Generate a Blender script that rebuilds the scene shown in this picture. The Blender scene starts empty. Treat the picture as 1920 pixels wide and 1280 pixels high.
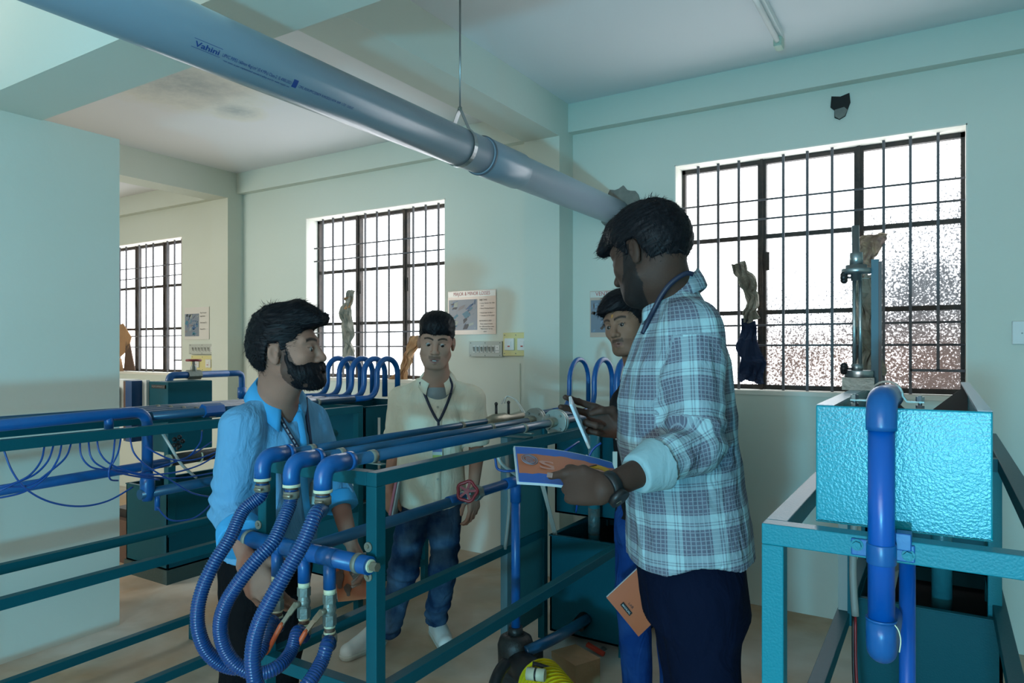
import bpy, bmesh, math, random
import numpy as np
from mathutils import Vector, Matrix, noise as mnoise
random.seed(7); np.random.seed(7)
SC = bpy.context.scene
COL = SC.collection

# ------------------------------------------------------------ camera, sky, lights, exposure
EYE = Vector((0, 0, 1.5)); YAW = math.radians(31.8); FPX = 1300.0; CX = 960.0; CY = 655.0
FWD = Vector((-math.sin(YAW), math.cos(YAW), 0)); RGT = Vector((math.cos(YAW), math.sin(YAW), 0)); UP = Vector((0, 0, 1))
cam = bpy.data.cameras.new('camera'); cam.sensor_width = 36; cam.lens = FPX / 1920 * 36
cam.shift_y = 15 / 1920; cam.clip_start = 0.02
camo = bpy.data.objects.new('camera', cam); COL.objects.link(camo)
camo.location = EYE; camo.rotation_euler = (math.pi / 2, 0, YAW); SC.camera = camo
SC.view_settings.view_transform = 'Standard'; SC.view_settings.look = 'None'
SC.view_settings.gamma = 1; SC.view_settings.use_curve_mapping = False
SC.view_settings.exposure = 1.0
w = bpy.data.worlds.new('sky'); SC.world = w; w.use_nodes = True
bg = w.node_tree.nodes['Background']; bg.inputs[0].default_value = (0.92, 0.96, 1.0, 1); bg.inputs[1].default_value = 2.6
SC.cycles.max_bounces = 6; SC.cycles.diffuse_bounces = 4; SC.cycles.transparent_max_bounces = 12
SC.cycles.sample_clamp_indirect = 6.0
SC.cycles.use_denoising = True

def area(name, loc, target, sx, sy, power, color, portal=False):
    l = bpy.data.lights.new(name, 'AREA'); l.shape = 'RECTANGLE'; l.size = sx; l.size_y = sy
    l.energy = power; l.color = color
    o = bpy.data.objects.new(name, l); COL.objects.link(o); o.location = loc
    o.rotation_euler = (Vector(target) - Vector(loc)).to_track_quat('-Z', 'Y').to_euler()
    if portal: l.cycles.is_portal = True
    return o
# low daylight bouncing in behind the camera, and the soft light of the rooms behind
KEY = (0.12, -2.6, 0.84)
area('key_light', KEY, (-2.0, 3.0, 1.9), 0.24, 0.18, 60, (0.17, 0.71, 1.0))
area('fill_light', (-0.6, -3.6, 2.1), (-1.4, 2.5, 1.2), 2.6, 1.3, 44, (0.93, 0.97, 1.0))
area('fill_light', (-6.6, -0.6, 2.2), (-5.2, 4.0, 1.6), 1.6, 1.2, 44, (1.0, 0.98, 0.90))

# pixel of the 1920x1280 photograph -> point of the room
def ray(px, py): return FWD + RGT * ((px - CX) / FPX) + UP * ((CY - py) / FPX)
def pt(px, py, d): return EYE + ray(px, py) * d
def onx(px, py, X): r = ray(px, py); return EYE + r * (X / r.x)
def ony(px, py, Y): r = ray(px, py); return EYE + r * (Y / r.y)
def onz(px, py, Z): r = ray(px, py); return EYE + r * ((Z - 1.5) / r.z)

# ------------------------------------------------------------ materials
MATS = {}
def srgb(r, g, b):
    f = lambda c: (c / 255 / 12.92) if c / 255 <= 0.04045 else ((c / 255 + 0.055) / 1.055) ** 2.4
    return (f(r), f(g), f(b), 1)
def mat(name, col, rough=0.6, metal=0.0, bump=0.0, bscale=60, var=0.0, vscale=4, var_col=None, coat=0, attr=None, spec=None, detail=4, stretch=None):
    if name in MATS: return MATS[name]
    m = bpy.data.materials.new(name); m.use_nodes = True; nt = m.node_tree; N = nt.nodes; L = nt.links
    b = N['Principled BSDF']
    if len(col) == 3: col = (*col, 1)
    b.inputs['Base Color'].default_value = col; b.inputs['Roughness'].default_value = rough; b.inputs['Metallic'].default_value = metal
    if coat: b.inputs['Coat Weight'].default_value = coat; b.inputs['Coat Roughness'].default_value = 0.15
    if spec is not None: b.inputs['Specular IOR Level'].default_value = spec
    tc = N.new('ShaderNodeTexCoord'); src = tc.outputs['Object']
    if stretch:
        mp = N.new('ShaderNodeMapping'); mp.inputs['Scale'].default_value = stretch; L.new(src, mp.inputs[0]); src = mp.outputs[0]
    csock = None
    if attr:
        a = N.new('ShaderNodeAttribute'); a.attribute_name = attr; csock = a.outputs['Color']; L.new(csock, b.inputs['Base Color'])
    if var:
        n = N.new('ShaderNodeTexNoise'); n.inputs['Scale'].default_value = vscale; n.inputs['Detail'].default_value = 6; n.inputs['Roughness'].default_value = 0.6
        L.new(src, n.inputs['Vector'])
        rp = N.new('ShaderNodeValToRGB'); rp.color_ramp.elements[0].position = 0.35; rp.color_ramp.elements[1].position = 0.7
        L.new(n.outputs['Fac'], rp.inputs[0])
        mx = N.new('ShaderNodeMix'); mx.data_type = 'RGBA'
        if csock: L.new(csock, mx.inputs['A'])
        else: mx.inputs['A'].default_value = col
        vc = var_col or tuple(c * 0.6 for c in col[:3]); mx.inputs['B'].default_value = (*vc[:3], 1)
        ml = N.new('ShaderNodeMath'); ml.operation = 'MULTIPLY'; ml.inputs[1].default_value = var; L.new(rp.outputs[0], ml.inputs[0])
        L.new(ml.outputs[0], mx.inputs['Factor']); L.new(mx.outputs['Result'], b.inputs['Base Color'])
    if bump:
        n2 = N.new('ShaderNodeTexNoise'); n2.inputs['Scale'].default_value = bscale; n2.inputs['Detail'].default_value = detail
        L.new(src, n2.inputs['Vector'])
        bp = N.new('ShaderNodeBump'); bp.inputs['Strength'].default_value = bump; bp.inputs['Distance'].default_value = 0.01
        L.new(n2.outputs['Fac'], bp.inputs['Height']); L.new(bp.outputs[0], b.inputs['Normal'])
    MATS[name] = m; return m

# ------------------------------------------------------------ mesh helpers (all meshes are written in room coordinates)
def T(root, name, label=None, cat=None, group=None, kind=None):
    if label: root['label'] = label
    if cat: root['category'] = cat
    if group: root['group'] = group
    if kind: root['kind'] = kind
    return root
def thing(name, label, cat, loc, group=None):
    o = bpy.data.objects.new(name, None); COL.objects.link(o); o.location = loc; o.empty_display_size = 0.05
    return T(o, name, label, cat, group)
def chain_offset(p):
    v = Vector((0, 0, 0))
    while p is not None: v += p.location; p = p.parent
    return v
class MB:
    def __init__(s): s.v = []; s.f = []; s.sm = []
    def add(s, vs, fs, smooth=False):
        o = len(s.v); s.v += [tuple(v) for v in vs]; s.f += [tuple(i + o for i in f) for f in fs]; s.sm += [smooth] * len(fs); return s
    def box(s, a, b):
        x0, y0, z0 = a; x1, y1, z1 = b
        x0, x1 = min(x0, x1), max(x0, x1); y0, y1 = min(y0, y1), max(y0, y1); z0, z1 = min(z0, z1), max(z0, z1)
        return s.add([(x0, y0, z0), (x1, y0, z0), (x1, y1, z0), (x0, y1, z0), (x0, y0, z1), (x1, y0, z1), (x1, y1, z1), (x0, y1, z1)],
                     [(0, 3, 2, 1), (4, 5, 6, 7), (0, 1, 5, 4), (1, 2, 6, 5), (2, 3, 7, 6), (3, 0, 4, 7)])
    def obox(s, c, ax, ay, az, hx, hy, hz):
        c = Vector(c); vs = []
        for k in (-1, 1):
            for (i, j) in ((-1, -1), (1, -1), (1, 1), (-1, 1)): vs.append(c + ax * hx * i + ay * hy * j + az * hz * k)
        return s.add(vs, [(0, 3, 2, 1), (4, 5, 6, 7), (0, 1, 5, 4), (1, 2, 6, 5), (2, 3, 7, 6), (3, 0, 4, 7)])
    def beam(s, a, b, w, h, up=Vector((0, 0, 1))):
        a = Vector(a); b = Vector(b); d = (b - a); L = d.length; d = d / L
        if abs(d.dot(up)) > 0.99: up = Vector((1, 0, 0))
        x = d.cross(up).normalized(); z = x.cross(d).normalized()
        return s.obox((a + b) / 2, x, d, z, w / 2, L / 2, h / 2)
    def tube(s, pts, r, n=14, cap=True, smooth=True, sub=0, closed=False):
        P = [Vector(p) for p in pts]
        R = list(r) if hasattr(r, '__len__') else [r] * len(P)
        if sub: P, R = spline(P, R, sub)
        m = len(P); tang = []
        for i in range(m):
            if closed: t = P[(i + 1) % m] - P[i - 1]
            else: t = P[min(i + 1, m - 1)] - P[max(i - 1, 0)]
            tang.append(t.normalized() if t.length > 1e-9 else Vector((0, 0, 1)))
        u = tang[0].orthogonal().normalized(); vs = []
        for i in range(m):
            u = (u - tang[i] * u.dot(tang[i]))
            if u.length < 1e-6: u = tang[i].orthogonal()
            u.normalize(); v = tang[i].cross(u)
            for k in range(n):
                a = 2 * math.pi * k / n; vs.append(P[i] + (u * math.cos(a) + v * math.sin(a)) * R[i])
        fs = []
        for i in range(m - 1 if not closed else m):
            j = (i + 1) % m
            for k in range(n): fs.append((i * n + k, i * n + (k + 1) % n, j * n + (k + 1) % n, j * n + k))
        s.add(vs, fs, smooth)
        if cap and not closed:
            o = len(s.v) - len(vs)
            s.f.append(tuple(o + k for k in reversed(range(n)))); s.sm.append(False)
            s.f.append(tuple(o + (m - 1) * n + k for k in range(n))); s.sm.append(False)
        return s
    def cyl(s, a, b, r, n=20, r2=None, smooth=True): return s.tube([a, b], [r, r if r2 is None else r2], n, True, smooth)
    def ball(s, c, r, seg=14, rings=9, sc=(1, 1, 1), rot=None):
        vs = []; fs = []; c = Vector(c)
        for i in range(rings + 1):
            th = math.pi * i / rings
            for j in range(seg):
                ph = 2 * math.pi * j / seg
                v = Vector((math.sin(th) * math.cos(ph) * sc[0], math.sin(th) * math.sin(ph) * sc[1], math.cos(th) * sc[2])) * r
                if rot: v = rot @ v
                vs.append(c + v)
        for i in range(rings):
            for j in range(seg): fs.append((i * seg + j, (i + 1) * seg + j, (i + 1) * seg + (j + 1) % seg, i * seg + (j + 1) % seg))
        return s.add(vs, fs, True)
    def poly(s, pts, thick_dir, smooth=False):
        n = len(pts); a = [Vector(p) for p in pts]; b = [p + thick_dir for p in a]
        return s.add(a + b, [tuple(range(n))[::-1], tuple(range(n, 2 * n))] + [(i, (i + 1) % n, (i + 1) % n + n, i + n) for i in range(n)], smooth)
    def build(s, name, m, parent=None, bevel=0.0, sub=0, **props):
        me = bpy.data.meshes.new(name); me.from_pydata(s.v, [], s.f); me.update()
        bm = bmesh.new(); bm.from_mesh(me); bmesh.ops.recalc_face_normals(bm, faces=bm.faces); bm.to_mesh(me); bm.free()
        me.polygons.foreach_set('use_smooth', s.sm)
        return link(name, me, m, parent, bevel, sub, **props)
def link(name, me, m, parent=None, bevel=0.0, sub=0, **props):
    for mm in (m if isinstance(m, (list, tuple)) else [m]): me.materials.append(mm)
    o = bpy.data.objects.new(name, me); COL.objects.link(o)
    if parent is not None:
        o.parent = parent; o.location = -chain_offset(parent)
    if bevel:
        md = o.modifiers.new('bevel', 'BEVEL'); md.width = bevel; md.segments = 2; md.limit_method = 'ANGLE'; md.angle_limit = math.radians(40)
    if sub:
        md = o.modifiers.new('sub', 'SUBSURF'); md.levels = sub; md.render_levels = sub
    for k, v in props.items(): o[k] = v
    return o
def spline(P, R, sub):
    out = []; ro = []; n = len(P)
    for i in range(n - 1):
        p0 = P[max(i - 1, 0)]; p1 = P[i]; p2 = P[i + 1]; p3 = P[min(i + 2, n - 1)]
        for k in range(sub):
            t = k / sub
            out.append(0.5 * ((2 * p1) + (p2 - p0) * t + (2 * p0 - 5 * p1 + 4 * p2 - p3) * t * t + (3 * p1 - p0 - 3 * p2 + p3) * t ** 3))
            ro.append(R[i] * (1 - t) + R[i + 1] * t)
    out.append(P[-1]); ro.append(R[-1]); return out, ro
def resample(P, step):
    P = [Vector(p) for p in P]; out = [P[0]]; acc = 0
    for i in range(len(P) - 1):
        a, b = P[i], P[i + 1]; L = (b - a).length; pos = step - acc
        while pos <= L and L > 0:
            out.append(a.lerp(b, pos / L)); pos += step
        acc = L - (pos - step)
    return out
def text_mesh(s, size, bold=False):
    c = bpy.data.curves.new('t', 'FONT'); c.body = s; c.size = size; c.align_x = 'LEFT'; c.resolution_u = 3
    if bold: c.offset = size * 0.02
    o = bpy.data.objects.new('t', c); COL.objects.link(o)
    dg = bpy.context.evaluated_depsgraph_get(); me = bpy.data.meshes.new_from_object(o.evaluated_get(dg))
    bpy.data.objects.remove(o); vs = [tuple(v.co) for v in me.vertices]; fs = [tuple(p.vertices) for p in me.polygons]
    bpy.data.meshes.remove(me); bpy.data.curves.remove(c); return vs, fs
def flat_text(s, size, org, ux, uy, m, parent, name='lettering', width=None, bold=False, thick=0.0004):
    vs, fs = text_mesh(s, size, bold)
    if not vs: return
    w0 = max(v[0] for v in vs); k = (width / w0) if width else 1
    n = ux.cross(uy).normalized(); mb = MB()
    mb.add([org + ux * v[0] * k + uy * v[1] + n * thick for v in vs], fs); return mb.build(name, m, parent)

# ------------------------------------------------------------ signed distance modelling for people and cloth
def smin(a, b, k):
    if k <= 0: return np.minimum(a, b)
    h = np.clip(0.5 + 0.5 * (b - a) / k, 0, 1); return b * (1 - h) + a * h - k * h * (1 - h)
def smax(a, b, k): return -smin(-a, -b, k)
V = lambda *a: np.array(a[0] if len(a) == 1 else a, dtype=np.float32)
class SDF:
    def __init__(s): s.ops = []; s.lo = []; s.hi = []
    def _o(s, fn, c, R, k, mode='u'): s.ops.append((fn, V(c), float(R), k, mode)); (s.lo.append(V(c) - R), s.hi.append(V(c) + R)) if mode == 'u' else None; return s
    def cone(s, a, b, ra, rb, k=0.02, flata=False, flatb=False, mode='u', flat=None):
        a = V(a); b = V(b); d = b - a; L = max(float(np.linalg.norm(d)), 1e-6); dn = d / L
        if flat is not None: fa = V(flat[0]); fa = fa / np.linalg.norm(fa); fk = flat[1]
        def fn(P):
            q = P - a
            t = np.clip(q @ dn / L, 0, 1)
            w = q - t[:, None] * d
            if flat is not None: w = w + (w @ fa)[:, None] * fa * (fk - 1)
            r = np.sqrt((w * w).sum(1)) - (ra + (rb - ra) * t)
            if flata: r = np.maximum(r, -(q @ dn))
            if flatb: r = np.maximum(r, q @ dn - L)
            return r
        return s._o(fn, (a + b) / 2, L / 2 + max(ra, rb) + 0.03, k, mode)
    def ell(s, c, r, F=None, k=0.02, mode='u'):
        c = V(c); r = V(r)
        def fn(P):
            q = P - c
            if F is not None: q = q @ F
            k0 = np.sqrt(((q / r) ** 2).sum(1)); k1 = np.sqrt(((q / (r * r)) ** 2).sum(1)) + 1e-9
            return k0 * (k0 - 1) / k1
        return s._o(fn, c, float(r.max()) + 0.03, k, mode)
    def loft(s, O, F, st, off=0.0, k=0.02, n=2.3):
        # st rows: z, cx, cy, rx, ry  in the frame F (columns right, forward, up)
        O = V(O); st = np.array(st, dtype=np.float32); z = st[:, 0]
        F = V(F)
        def fn(P):
            q = (P - O) @ F; zz = q[:, 2]
            cx, cy, rx, ry = (np.interp(zz, z, st[:, i]) for i in (1, 2, 3, 4))
            rx = rx + off; ry = ry + off
            x = np.abs(q[:, 0] - cx) / rx; y = np.abs(q[:, 1] - cy) / ry
            m = (x ** n + y ** n) ** (1 / n)
            d = (m - 1) * np.minimum(rx, ry)
            return np.maximum(d, np.maximum(z[0] - zz, zz - z[-1]))
        c = O + F @ V(0, 0, (z[0] + z[-1]) / 2)
        R = float((z[-1] - z[0]) / 2 + 0.3); s.ops.append((fn, c, 9.0, k, 'u'))
        for zz in (z[0], z[-1]):
            cc = O + F @ V(0, 0, zz); s.lo.append(cc - 0.3); s.hi.append(cc + 0.3)
        return s
    def fnop(s, fn, c, R, k=0.0, mode='u'): return s._o(fn, c, R, k, mode)
    def ev(s, P):
        d = np.full(len(P), 0.5, dtype=np.float32)
        for fn, c, R, k, mode in s.ops:
            m = ((P - c) ** 2).sum(1) < (R + 3 * k + 0.02) ** 2
            if not m.any(): continue
            Q = P[m]; f = fn(Q).astype(np.float32)
            if mode == 'u': d[m] = smin(d[m], f, k)
            elif mode == 's': d[m] = smax(d[m], -f, k)
            else: d[m] = smax(d[m], f, k)
        return d
    def mesh(s, h, bounds=None):
        lo = np.min(s.lo, 0) - 3 * h if bounds is None else V(bounds[0]); hi = np.max(s.hi, 0) + 3 * h if bounds is None else V(bounds[1])
        B = 4; nb = np.ceil((hi - lo) / (B * h)).astype(int) + 1; n = nb * B
        gi = np.stack(np.meshgrid(*[np.arange(k) for k in nb], indexing='ij'), -1).reshape(-1, 3)
        cen = (lo + (gi * B + (B - 1) / 2) * h).astype(np.float32)
        dc = s.ev(cen); act = np.abs(dc) < B * h * 1.7 + 0.006
        Fv = np.repeat(np.repeat(np.repeat(np.where(dc > 0, 1, -1).astype(np.float32).reshape(nb), B, 0), B, 1), B, 2)
        ga = gi[act] * B; loc = np.stack(np.meshgrid(*[np.arange(B)] * 3, indexing='ij'), -1).reshape(-1, 3)
        idx = (ga[:, None, :] + loc[None]).reshape(-1, 3)
        for c0 in range(0, len(idx), 400000):
            ii = idx[c0:c0 + 400000]; Fv[ii[:, 0], ii[:, 1], ii[:, 2]] = s.ev((lo + ii * h).astype(np.float32))
        return nets(Fv, lo, h)
def nets(F, lo, h):
    S = F < 0; a = S[:-1, :-1, :-1]; al = a.copy(); an = a.copy()
    for dx in (0, 1):
        for dy in (0, 1):
            for dz in (0, 1):
                q = S[dx:S.shape[0] - 1 + dx, dy:S.shape[1] - 1 + dy, dz:S.shape[2] - 1 + dz]; al &= q; an |= q
    C = np.argwhere(an & ~al); idv = np.full(al.shape, -1, dtype=np.int32); idv[C[:, 0], C[:, 1], C[:, 2]] = np.arange(len(C))
    acc = np.zeros((len(C), 3)); cnt = np.zeros(len(C))
    cor = [(i, j, k) for i in (0, 1) for j in (0, 1) for k in (0, 1)]
    for i, p in enumerate(cor):
        for q in cor[i + 1:]:
            if sum(abs(x - y) for x, y in zip(p, q)) != 1: continue
            fa = F[C[:, 0] + p[0], C[:, 1] + p[1], C[:, 2] + p[2]]; fb = F[C[:, 0] + q[0], C[:, 1] + q[1], C[:, 2] + q[2]]
            m = (fa < 0) != (fb < 0); t = np.where(m, fa / np.where(m, fa - fb, 1), 0)
            acc += np.where(m[:, None], np.array(p) + t[:, None] * (np.array(q) - np.array(p)), 0); cnt += m
    vs = lo + (C + acc / cnt[:, None]) * h; faces = []
    for ax in range(3):
        sl0 = [slice(None)] * 3; sl1 = [slice(None)] * 3; sl0[ax] = slice(0, -1); sl1[ax] = slice(1, None)
        A = S[tuple(sl0)]; Bq = S[tuple(sl1)]; E = np.argwhere(A != Bq); b, c = (ax + 1) % 3, (ax + 2) % 3
        ok = (E[:, b] > 0) & (E[:, c] > 0) & (E[:, b] < S.shape[b] - 1) & (E[:, c] < S.shape[c] - 1); E = E[ok]
        inside = A[E[:, 0], E[:, 1], E[:, 2]]; q = []
        for (db, dc) in ((0, 0), (-1, 0), (-1, -1), (0, -1)):
            e = E.copy(); e[:, b] += db; e[:, c] += dc; q.append(idv[e[:, 0], e[:, 1], e[:, 2]])
        q = np.stack(q, 1); q[~inside] = q[~inside][:, ::-1]; faces.append(q)
    return vs.astype(np.float32), np.concatenate(faces).astype(np.int32)
def vnormals(vs, fs):
    n = np.cross(vs[fs[:, 2]] - vs[fs[:, 0]], vs[fs[:, 3]] - vs[fs[:, 1]]); out = np.zeros_like(vs)
    for i in range(4): np.add.at(out, fs[:, i], n)
    return out / (np.linalg.norm(out, axis=1, keepdims=True) + 1e-12)
def npmesh(name, vs, fs, m, parent, col=None, uv=None, **props):
    me = bpy.data.meshes.new(name); me.vertices.add(len(vs)); me.vertices.foreach_set('co', vs.astype(np.float32).ravel())
    me.loops.add(fs.size); me.loops.foreach_set('vertex_index', fs.ravel().astype(np.int32)); me.polygons.add(len(fs))
    me.polygons.foreach_set('loop_start', np.arange(0, fs.size, 4, dtype=np.int32)); me.update(calc_edges=True); me.validate()
    me.polygons.foreach_set('use_smooth', np.ones(len(me.polygons), dtype=bool))
    if col is not None:
        a = me.attributes.new('Col', 'FLOAT_COLOR', 'POINT'); c = np.ones((len(vs), 4), dtype=np.float32); c[:, :3] = col; a.data.foreach_set('color', c.ravel())
    if uv is not None:
        a = me.attributes.new('cloth_uv', 'FLOAT_VECTOR', 'POINT'); c = np.zeros((len(vs), 3), dtype=np.float32); c[:, :2] = uv; a.data.foreach_set('vector', c.ravel())
    return link(name, me, m, parent, **props)
def pnoise(P, freq, seed=0.0):
    # cheap smooth vector-free noise from summed rotated sines (float array N x 3)
    P = P * freq + seed; r = np.zeros(len(P), dtype=np.float32)
    rs = np.random.RandomState(int(seed * 10) + 5)
    for i in range(7):
        d = rs.normal(size=3); d /= np.linalg.norm(d); f = rs.uniform(0.7, 1.6); r += np.sin(P @ d * f * 3.1 + rs.uniform(0, 6.28))
    return r / 3.2
def trace(sd, o, d, tmax=1.0):
    o = np.array(o, dtype=np.float32); d = np.array(d, dtype=np.float32); t = 0.0
    for _ in range(60):
        v = float(sd.ev((o + d * t)[None].astype(np.float32))[0])
        if v < 0.0006: break
        t += v * 0.8
        if t > tmax: break
    return o + d * t
def frame(az, pitch=0, roll=0):
    """columns: right, forward, up; az clockwise from +Y, pitch up positive, roll to its right positive (degrees)"""
    a = math.radians(az); f = Vector((math.sin(a), math.cos(a), 0)); r = Vector((math.cos(a), -math.sin(a), 0)); u = Vector((0, 0, 1))
    q = Matrix.Rotation(math.radians(pitch), 3, r); f = q @ f; u = q @ u
    q = Matrix.Rotation(math.radians(roll), 3, f); r = q @ r; u = q @ u
    return np.array([[r.x, f.x, u.x], [r.y, f.y, u.y], [r.z, f.z, u.z]], dtype=np.float32)
# ------------------------------------------------------------ palette
WALL = mat('wall_paint', (0.65, 0.70, 0.63), 0.85, bump=0.12, bscale=25, var=0.25, vscale=1.3, var_col=(0.62, 0.65, 0.53))
CEIL = mat('ceiling_paint', (0.74, 0.75, 0.76), 0.9, bump=0.05, bscale=30)
REVEAL = mat('reveal_paint', (0.78, 0.76, 0.68), 0.8, bump=0.1, bscale=30)
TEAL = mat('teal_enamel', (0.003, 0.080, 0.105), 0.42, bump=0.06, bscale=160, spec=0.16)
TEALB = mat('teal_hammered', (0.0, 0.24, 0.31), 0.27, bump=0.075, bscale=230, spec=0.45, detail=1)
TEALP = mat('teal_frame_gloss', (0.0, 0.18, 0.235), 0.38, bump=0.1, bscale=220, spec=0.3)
GREEN = mat('green_teal_sheet', (0.001, 0.072, 0.10), 0.5, bump=0.04, bscale=120, spec=0.15)
BLUE = mat('blue_pvc', (0.002, 0.092, 0.30), 0.33, bump=0.03, bscale=200, var=0.3, vscale=30, var_col=(0.004, 0.055, 0.2))
BLUED = mat('blue_painted_pipe', (0.004, 0.068, 0.15), 0.3, bump=0.05, bscale=150, var=0.35, vscale=18, var_col=(0.012, 0.05, 0.10))
HOSE = mat('blue_hose', (0.0005, 0.034, 0.15), 0.22, spec=0.5)
HOSER = mat('hose_rib', (0.02, 0.085, 0.19), 0.3)
TUBE = mat('blue_tube', (0.003, 0.058, 0.26), 0.3)
STEEL = mat('brushed_steel', (0.34, 0.37, 0.38), 0.3, 0.9, bump=0.03, bscale=80)
IRON = mat('grey_iron', (0.20, 0.23, 0.21), 0.45, 0.5, bump=0.2, bscale=90)
BRASS = mat('dull_brass', (0.30, 0.27, 0.20), 0.4, 0.7, bump=0.1, bscale=90)
STRAP = mat('strap_steel', (0.21, 0.21, 0.17), 0.55, 0.3, bump=0.2, bscale=60)
RUST = mat('brown_metal', (0.12, 0.07, 0.05), 0.6, 0.3, bump=0.3, bscale=50)
TAPE = mat('cream_tape', (0.62, 0.64, 0.45), 0.6, bump=0.2, bscale=100)
ORANGE = mat('orange_grip', (0.52, 0.085, 0.02), 0.5, bump=0.2, bscale=90)
RED = mat('red_wheel', (0.22, 0.01, 0.015), 0.4, bump=0.1, bscale=60)
BLACK = mat('black_plastic', (0.008, 0.008, 0.009), 0.45)
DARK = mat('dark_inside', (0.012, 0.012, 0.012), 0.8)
WINF = mat('window_steel', (0.035, 0.032, 0.03), 0.7, 0.2, bump=0.4, bscale=60, var=0.5, vscale=14, var_col=(0.10, 0.07, 0.05))
BARM = mat('window_bar_paint', (0.10, 0.10, 0.11), 0.6, 0.2, bump=0.2, bscale=60)
PVC = mat('grey_pvc', (0.21, 0.29, 0.36), 0.28, bump=0.02, bscale=40)
PVCD = mat('grey_pvc_ring', (0.07, 0.10, 0.13), 0.5)
WHITE = mat('white_plastic', (0.68, 0.70, 0.68), 0.4)
GREYP = mat('grey_plastic', (0.25, 0.26, 0.24), 0.5)
YEL = mat('cream_board', (0.66, 0.60, 0.28), 0.5)
INK = mat('blue_ink', (0.01, 0.05, 0.22), 0.5)
INKD = mat('dark_ink', (0.03, 0.03, 0.035), 0.6)
CLEAR = mat('milky_tube', (0.45, 0.46, 0.42), 0.25)
CARD = mat('brown_cardboard', (0.42, 0.24, 0.12), 0.8, bump=0.3, bscale=40, var=0.4, vscale=10, var_col=(0.25, 0.13, 0.06))
CLOTHR = mat('grey_rag', (0.20, 0.19, 0.15), 0.9, bump=0.8, bscale=18, var=0.6, vscale=9, var_col=(0.45, 0.42, 0.36))
CONC = mat('broken_concrete', (0.24, 0.24, 0.21), 0.95, bump=1.0, bscale=30, var=0.6, vscale=12, var_col=(0.10, 0.11, 0.11))
YELM = mat('yellow_motor', (0.62, 0.50, 0.01), 0.35)

def floor_mat():
    m = bpy.data.materials.new('cement_floor'); m.use_nodes = True; nt = m.node_tree; N = nt.nodes; L = nt.links; b = N['Principled BSDF']
    b.inputs['Roughness'].default_value = 0.5; b.inputs['Specular IOR Level'].default_value = 0.35
    tc = N.new('ShaderNodeTexCoord')
    def nz(sc, det, dist=0.0):
        n = N.new('ShaderNodeTexNoise'); n.inputs['Scale'].default_value = sc; n.inputs['Detail'].default_value = det; n.inputs['Distortion'].default_value = dist; L.new(tc.outputs['Object'], n.inputs['Vector']); return n
    n1 = nz(1.1, 7, 0.3); n2 = nz(3.5, 9, 0.4); n3 = nz(60, 3)
    r1 = N.new('ShaderNodeValToRGB'); e = r1.color_ramp.elements; e[0].position = 0.36; e[0].color = (0.52, 0.34, 0.20, 1); e[1].position = 0.62; e[1].color = (0.58, 0.54, 0.47, 1); L.new(n1.outputs[0], r1.inputs[0])
    r2 = N.new('ShaderNodeValToRGB'); e = r2.color_ramp.elements; e[0].position = 0.38; e[0].color = (0.74, 0.70, 0.65, 1); e[1].position = 0.62; e[1].color = (1, 1, 1, 1); L.new(n2.outputs[0], r2.inputs[0])
    mx = N.new('ShaderNodeMix'); mx.data_type = 'RGBA'; mx.blend_type = 'MULTIPLY'; mx.inputs['Factor'].default_value = 0.8
    L.new(r1.outputs[0], mx.inputs['A']); L.new(r2.outputs[0], mx.inputs['B']); L.new(mx.outputs['Result'], b.inputs['Base Color'])
    bp = N.new('ShaderNodeBump'); bp.inputs['Strength'].default_value = 0.15; L.new(n3.outputs[0], bp.inputs['Height']); L.new(bp.outputs[0], b.inputs['Normal'])
    return m
FLOORM = floor_mat()
def ceil_stain_mat():
    m = bpy.data.materials.new('stained_ceiling'); m.use_nodes = True; nt = m.node_tree; N = nt.nodes; L = nt.links; b = N['Principled BSDF']; b.inputs['Roughness'].default_value = 0.9
    tc = N.new('ShaderNodeTexCoord'); n = N.new('ShaderNodeTexNoise'); n.inputs['Scale'].default_value = 5; n.inputs['Detail'].default_value = 9; n.inputs['Roughness'].default_value = 0.75; L.new(tc.outputs['Object'], n.inputs['Vector'])
    d = None
    for (px, py, r) in ((340, 160, 0.75), (442, 209, 0.30)):
        c = onz(px, py, 3.145); vd = N.new('ShaderNodeVectorMath'); vd.operation = 'DISTANCE'; vd.inputs[1].default_value = c; L.new(tc.outputs['Object'], vd.inputs[0])
        mr = N.new('ShaderNodeMapRange'); mr.inputs['From Min'].default_value = r; mr.inputs['From Max'].default_value = 0.0; L.new(vd.outputs['Value'], mr.inputs['Value'])
        if d is None: d = mr.outputs[0]
        else:
            a = N.new('ShaderNodeMath'); a.operation = 'MAXIMUM'; L.new(d, a.inputs[0]); L.new(mr.outputs[0], a.inputs[1]); d = a.outputs[0]
    mu = N.new('ShaderNodeMath'); mu.operation = 'MULTIPLY'; L.new(d, mu.inputs[0]); L.new(n.outputs[0], mu.inputs[1])
    rp = N.new('ShaderNodeValToRGB'); e = rp.color_ramp.elements; e[0].position = 0.10; e[0].color = (0.76, 0.77, 0.78, 1); e[1].position = 0.52; e[1].color = (0.46, 0.50, 0.49, 1)
    e2 = rp.color_ramp.elements.new(0.22); e2.color = (0.74, 0.74, 0.68, 1); L.new(mu.outputs[0], rp.inputs[0]); L.new(rp.outputs[0], b.inputs['Base Color'])
    return m

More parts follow.
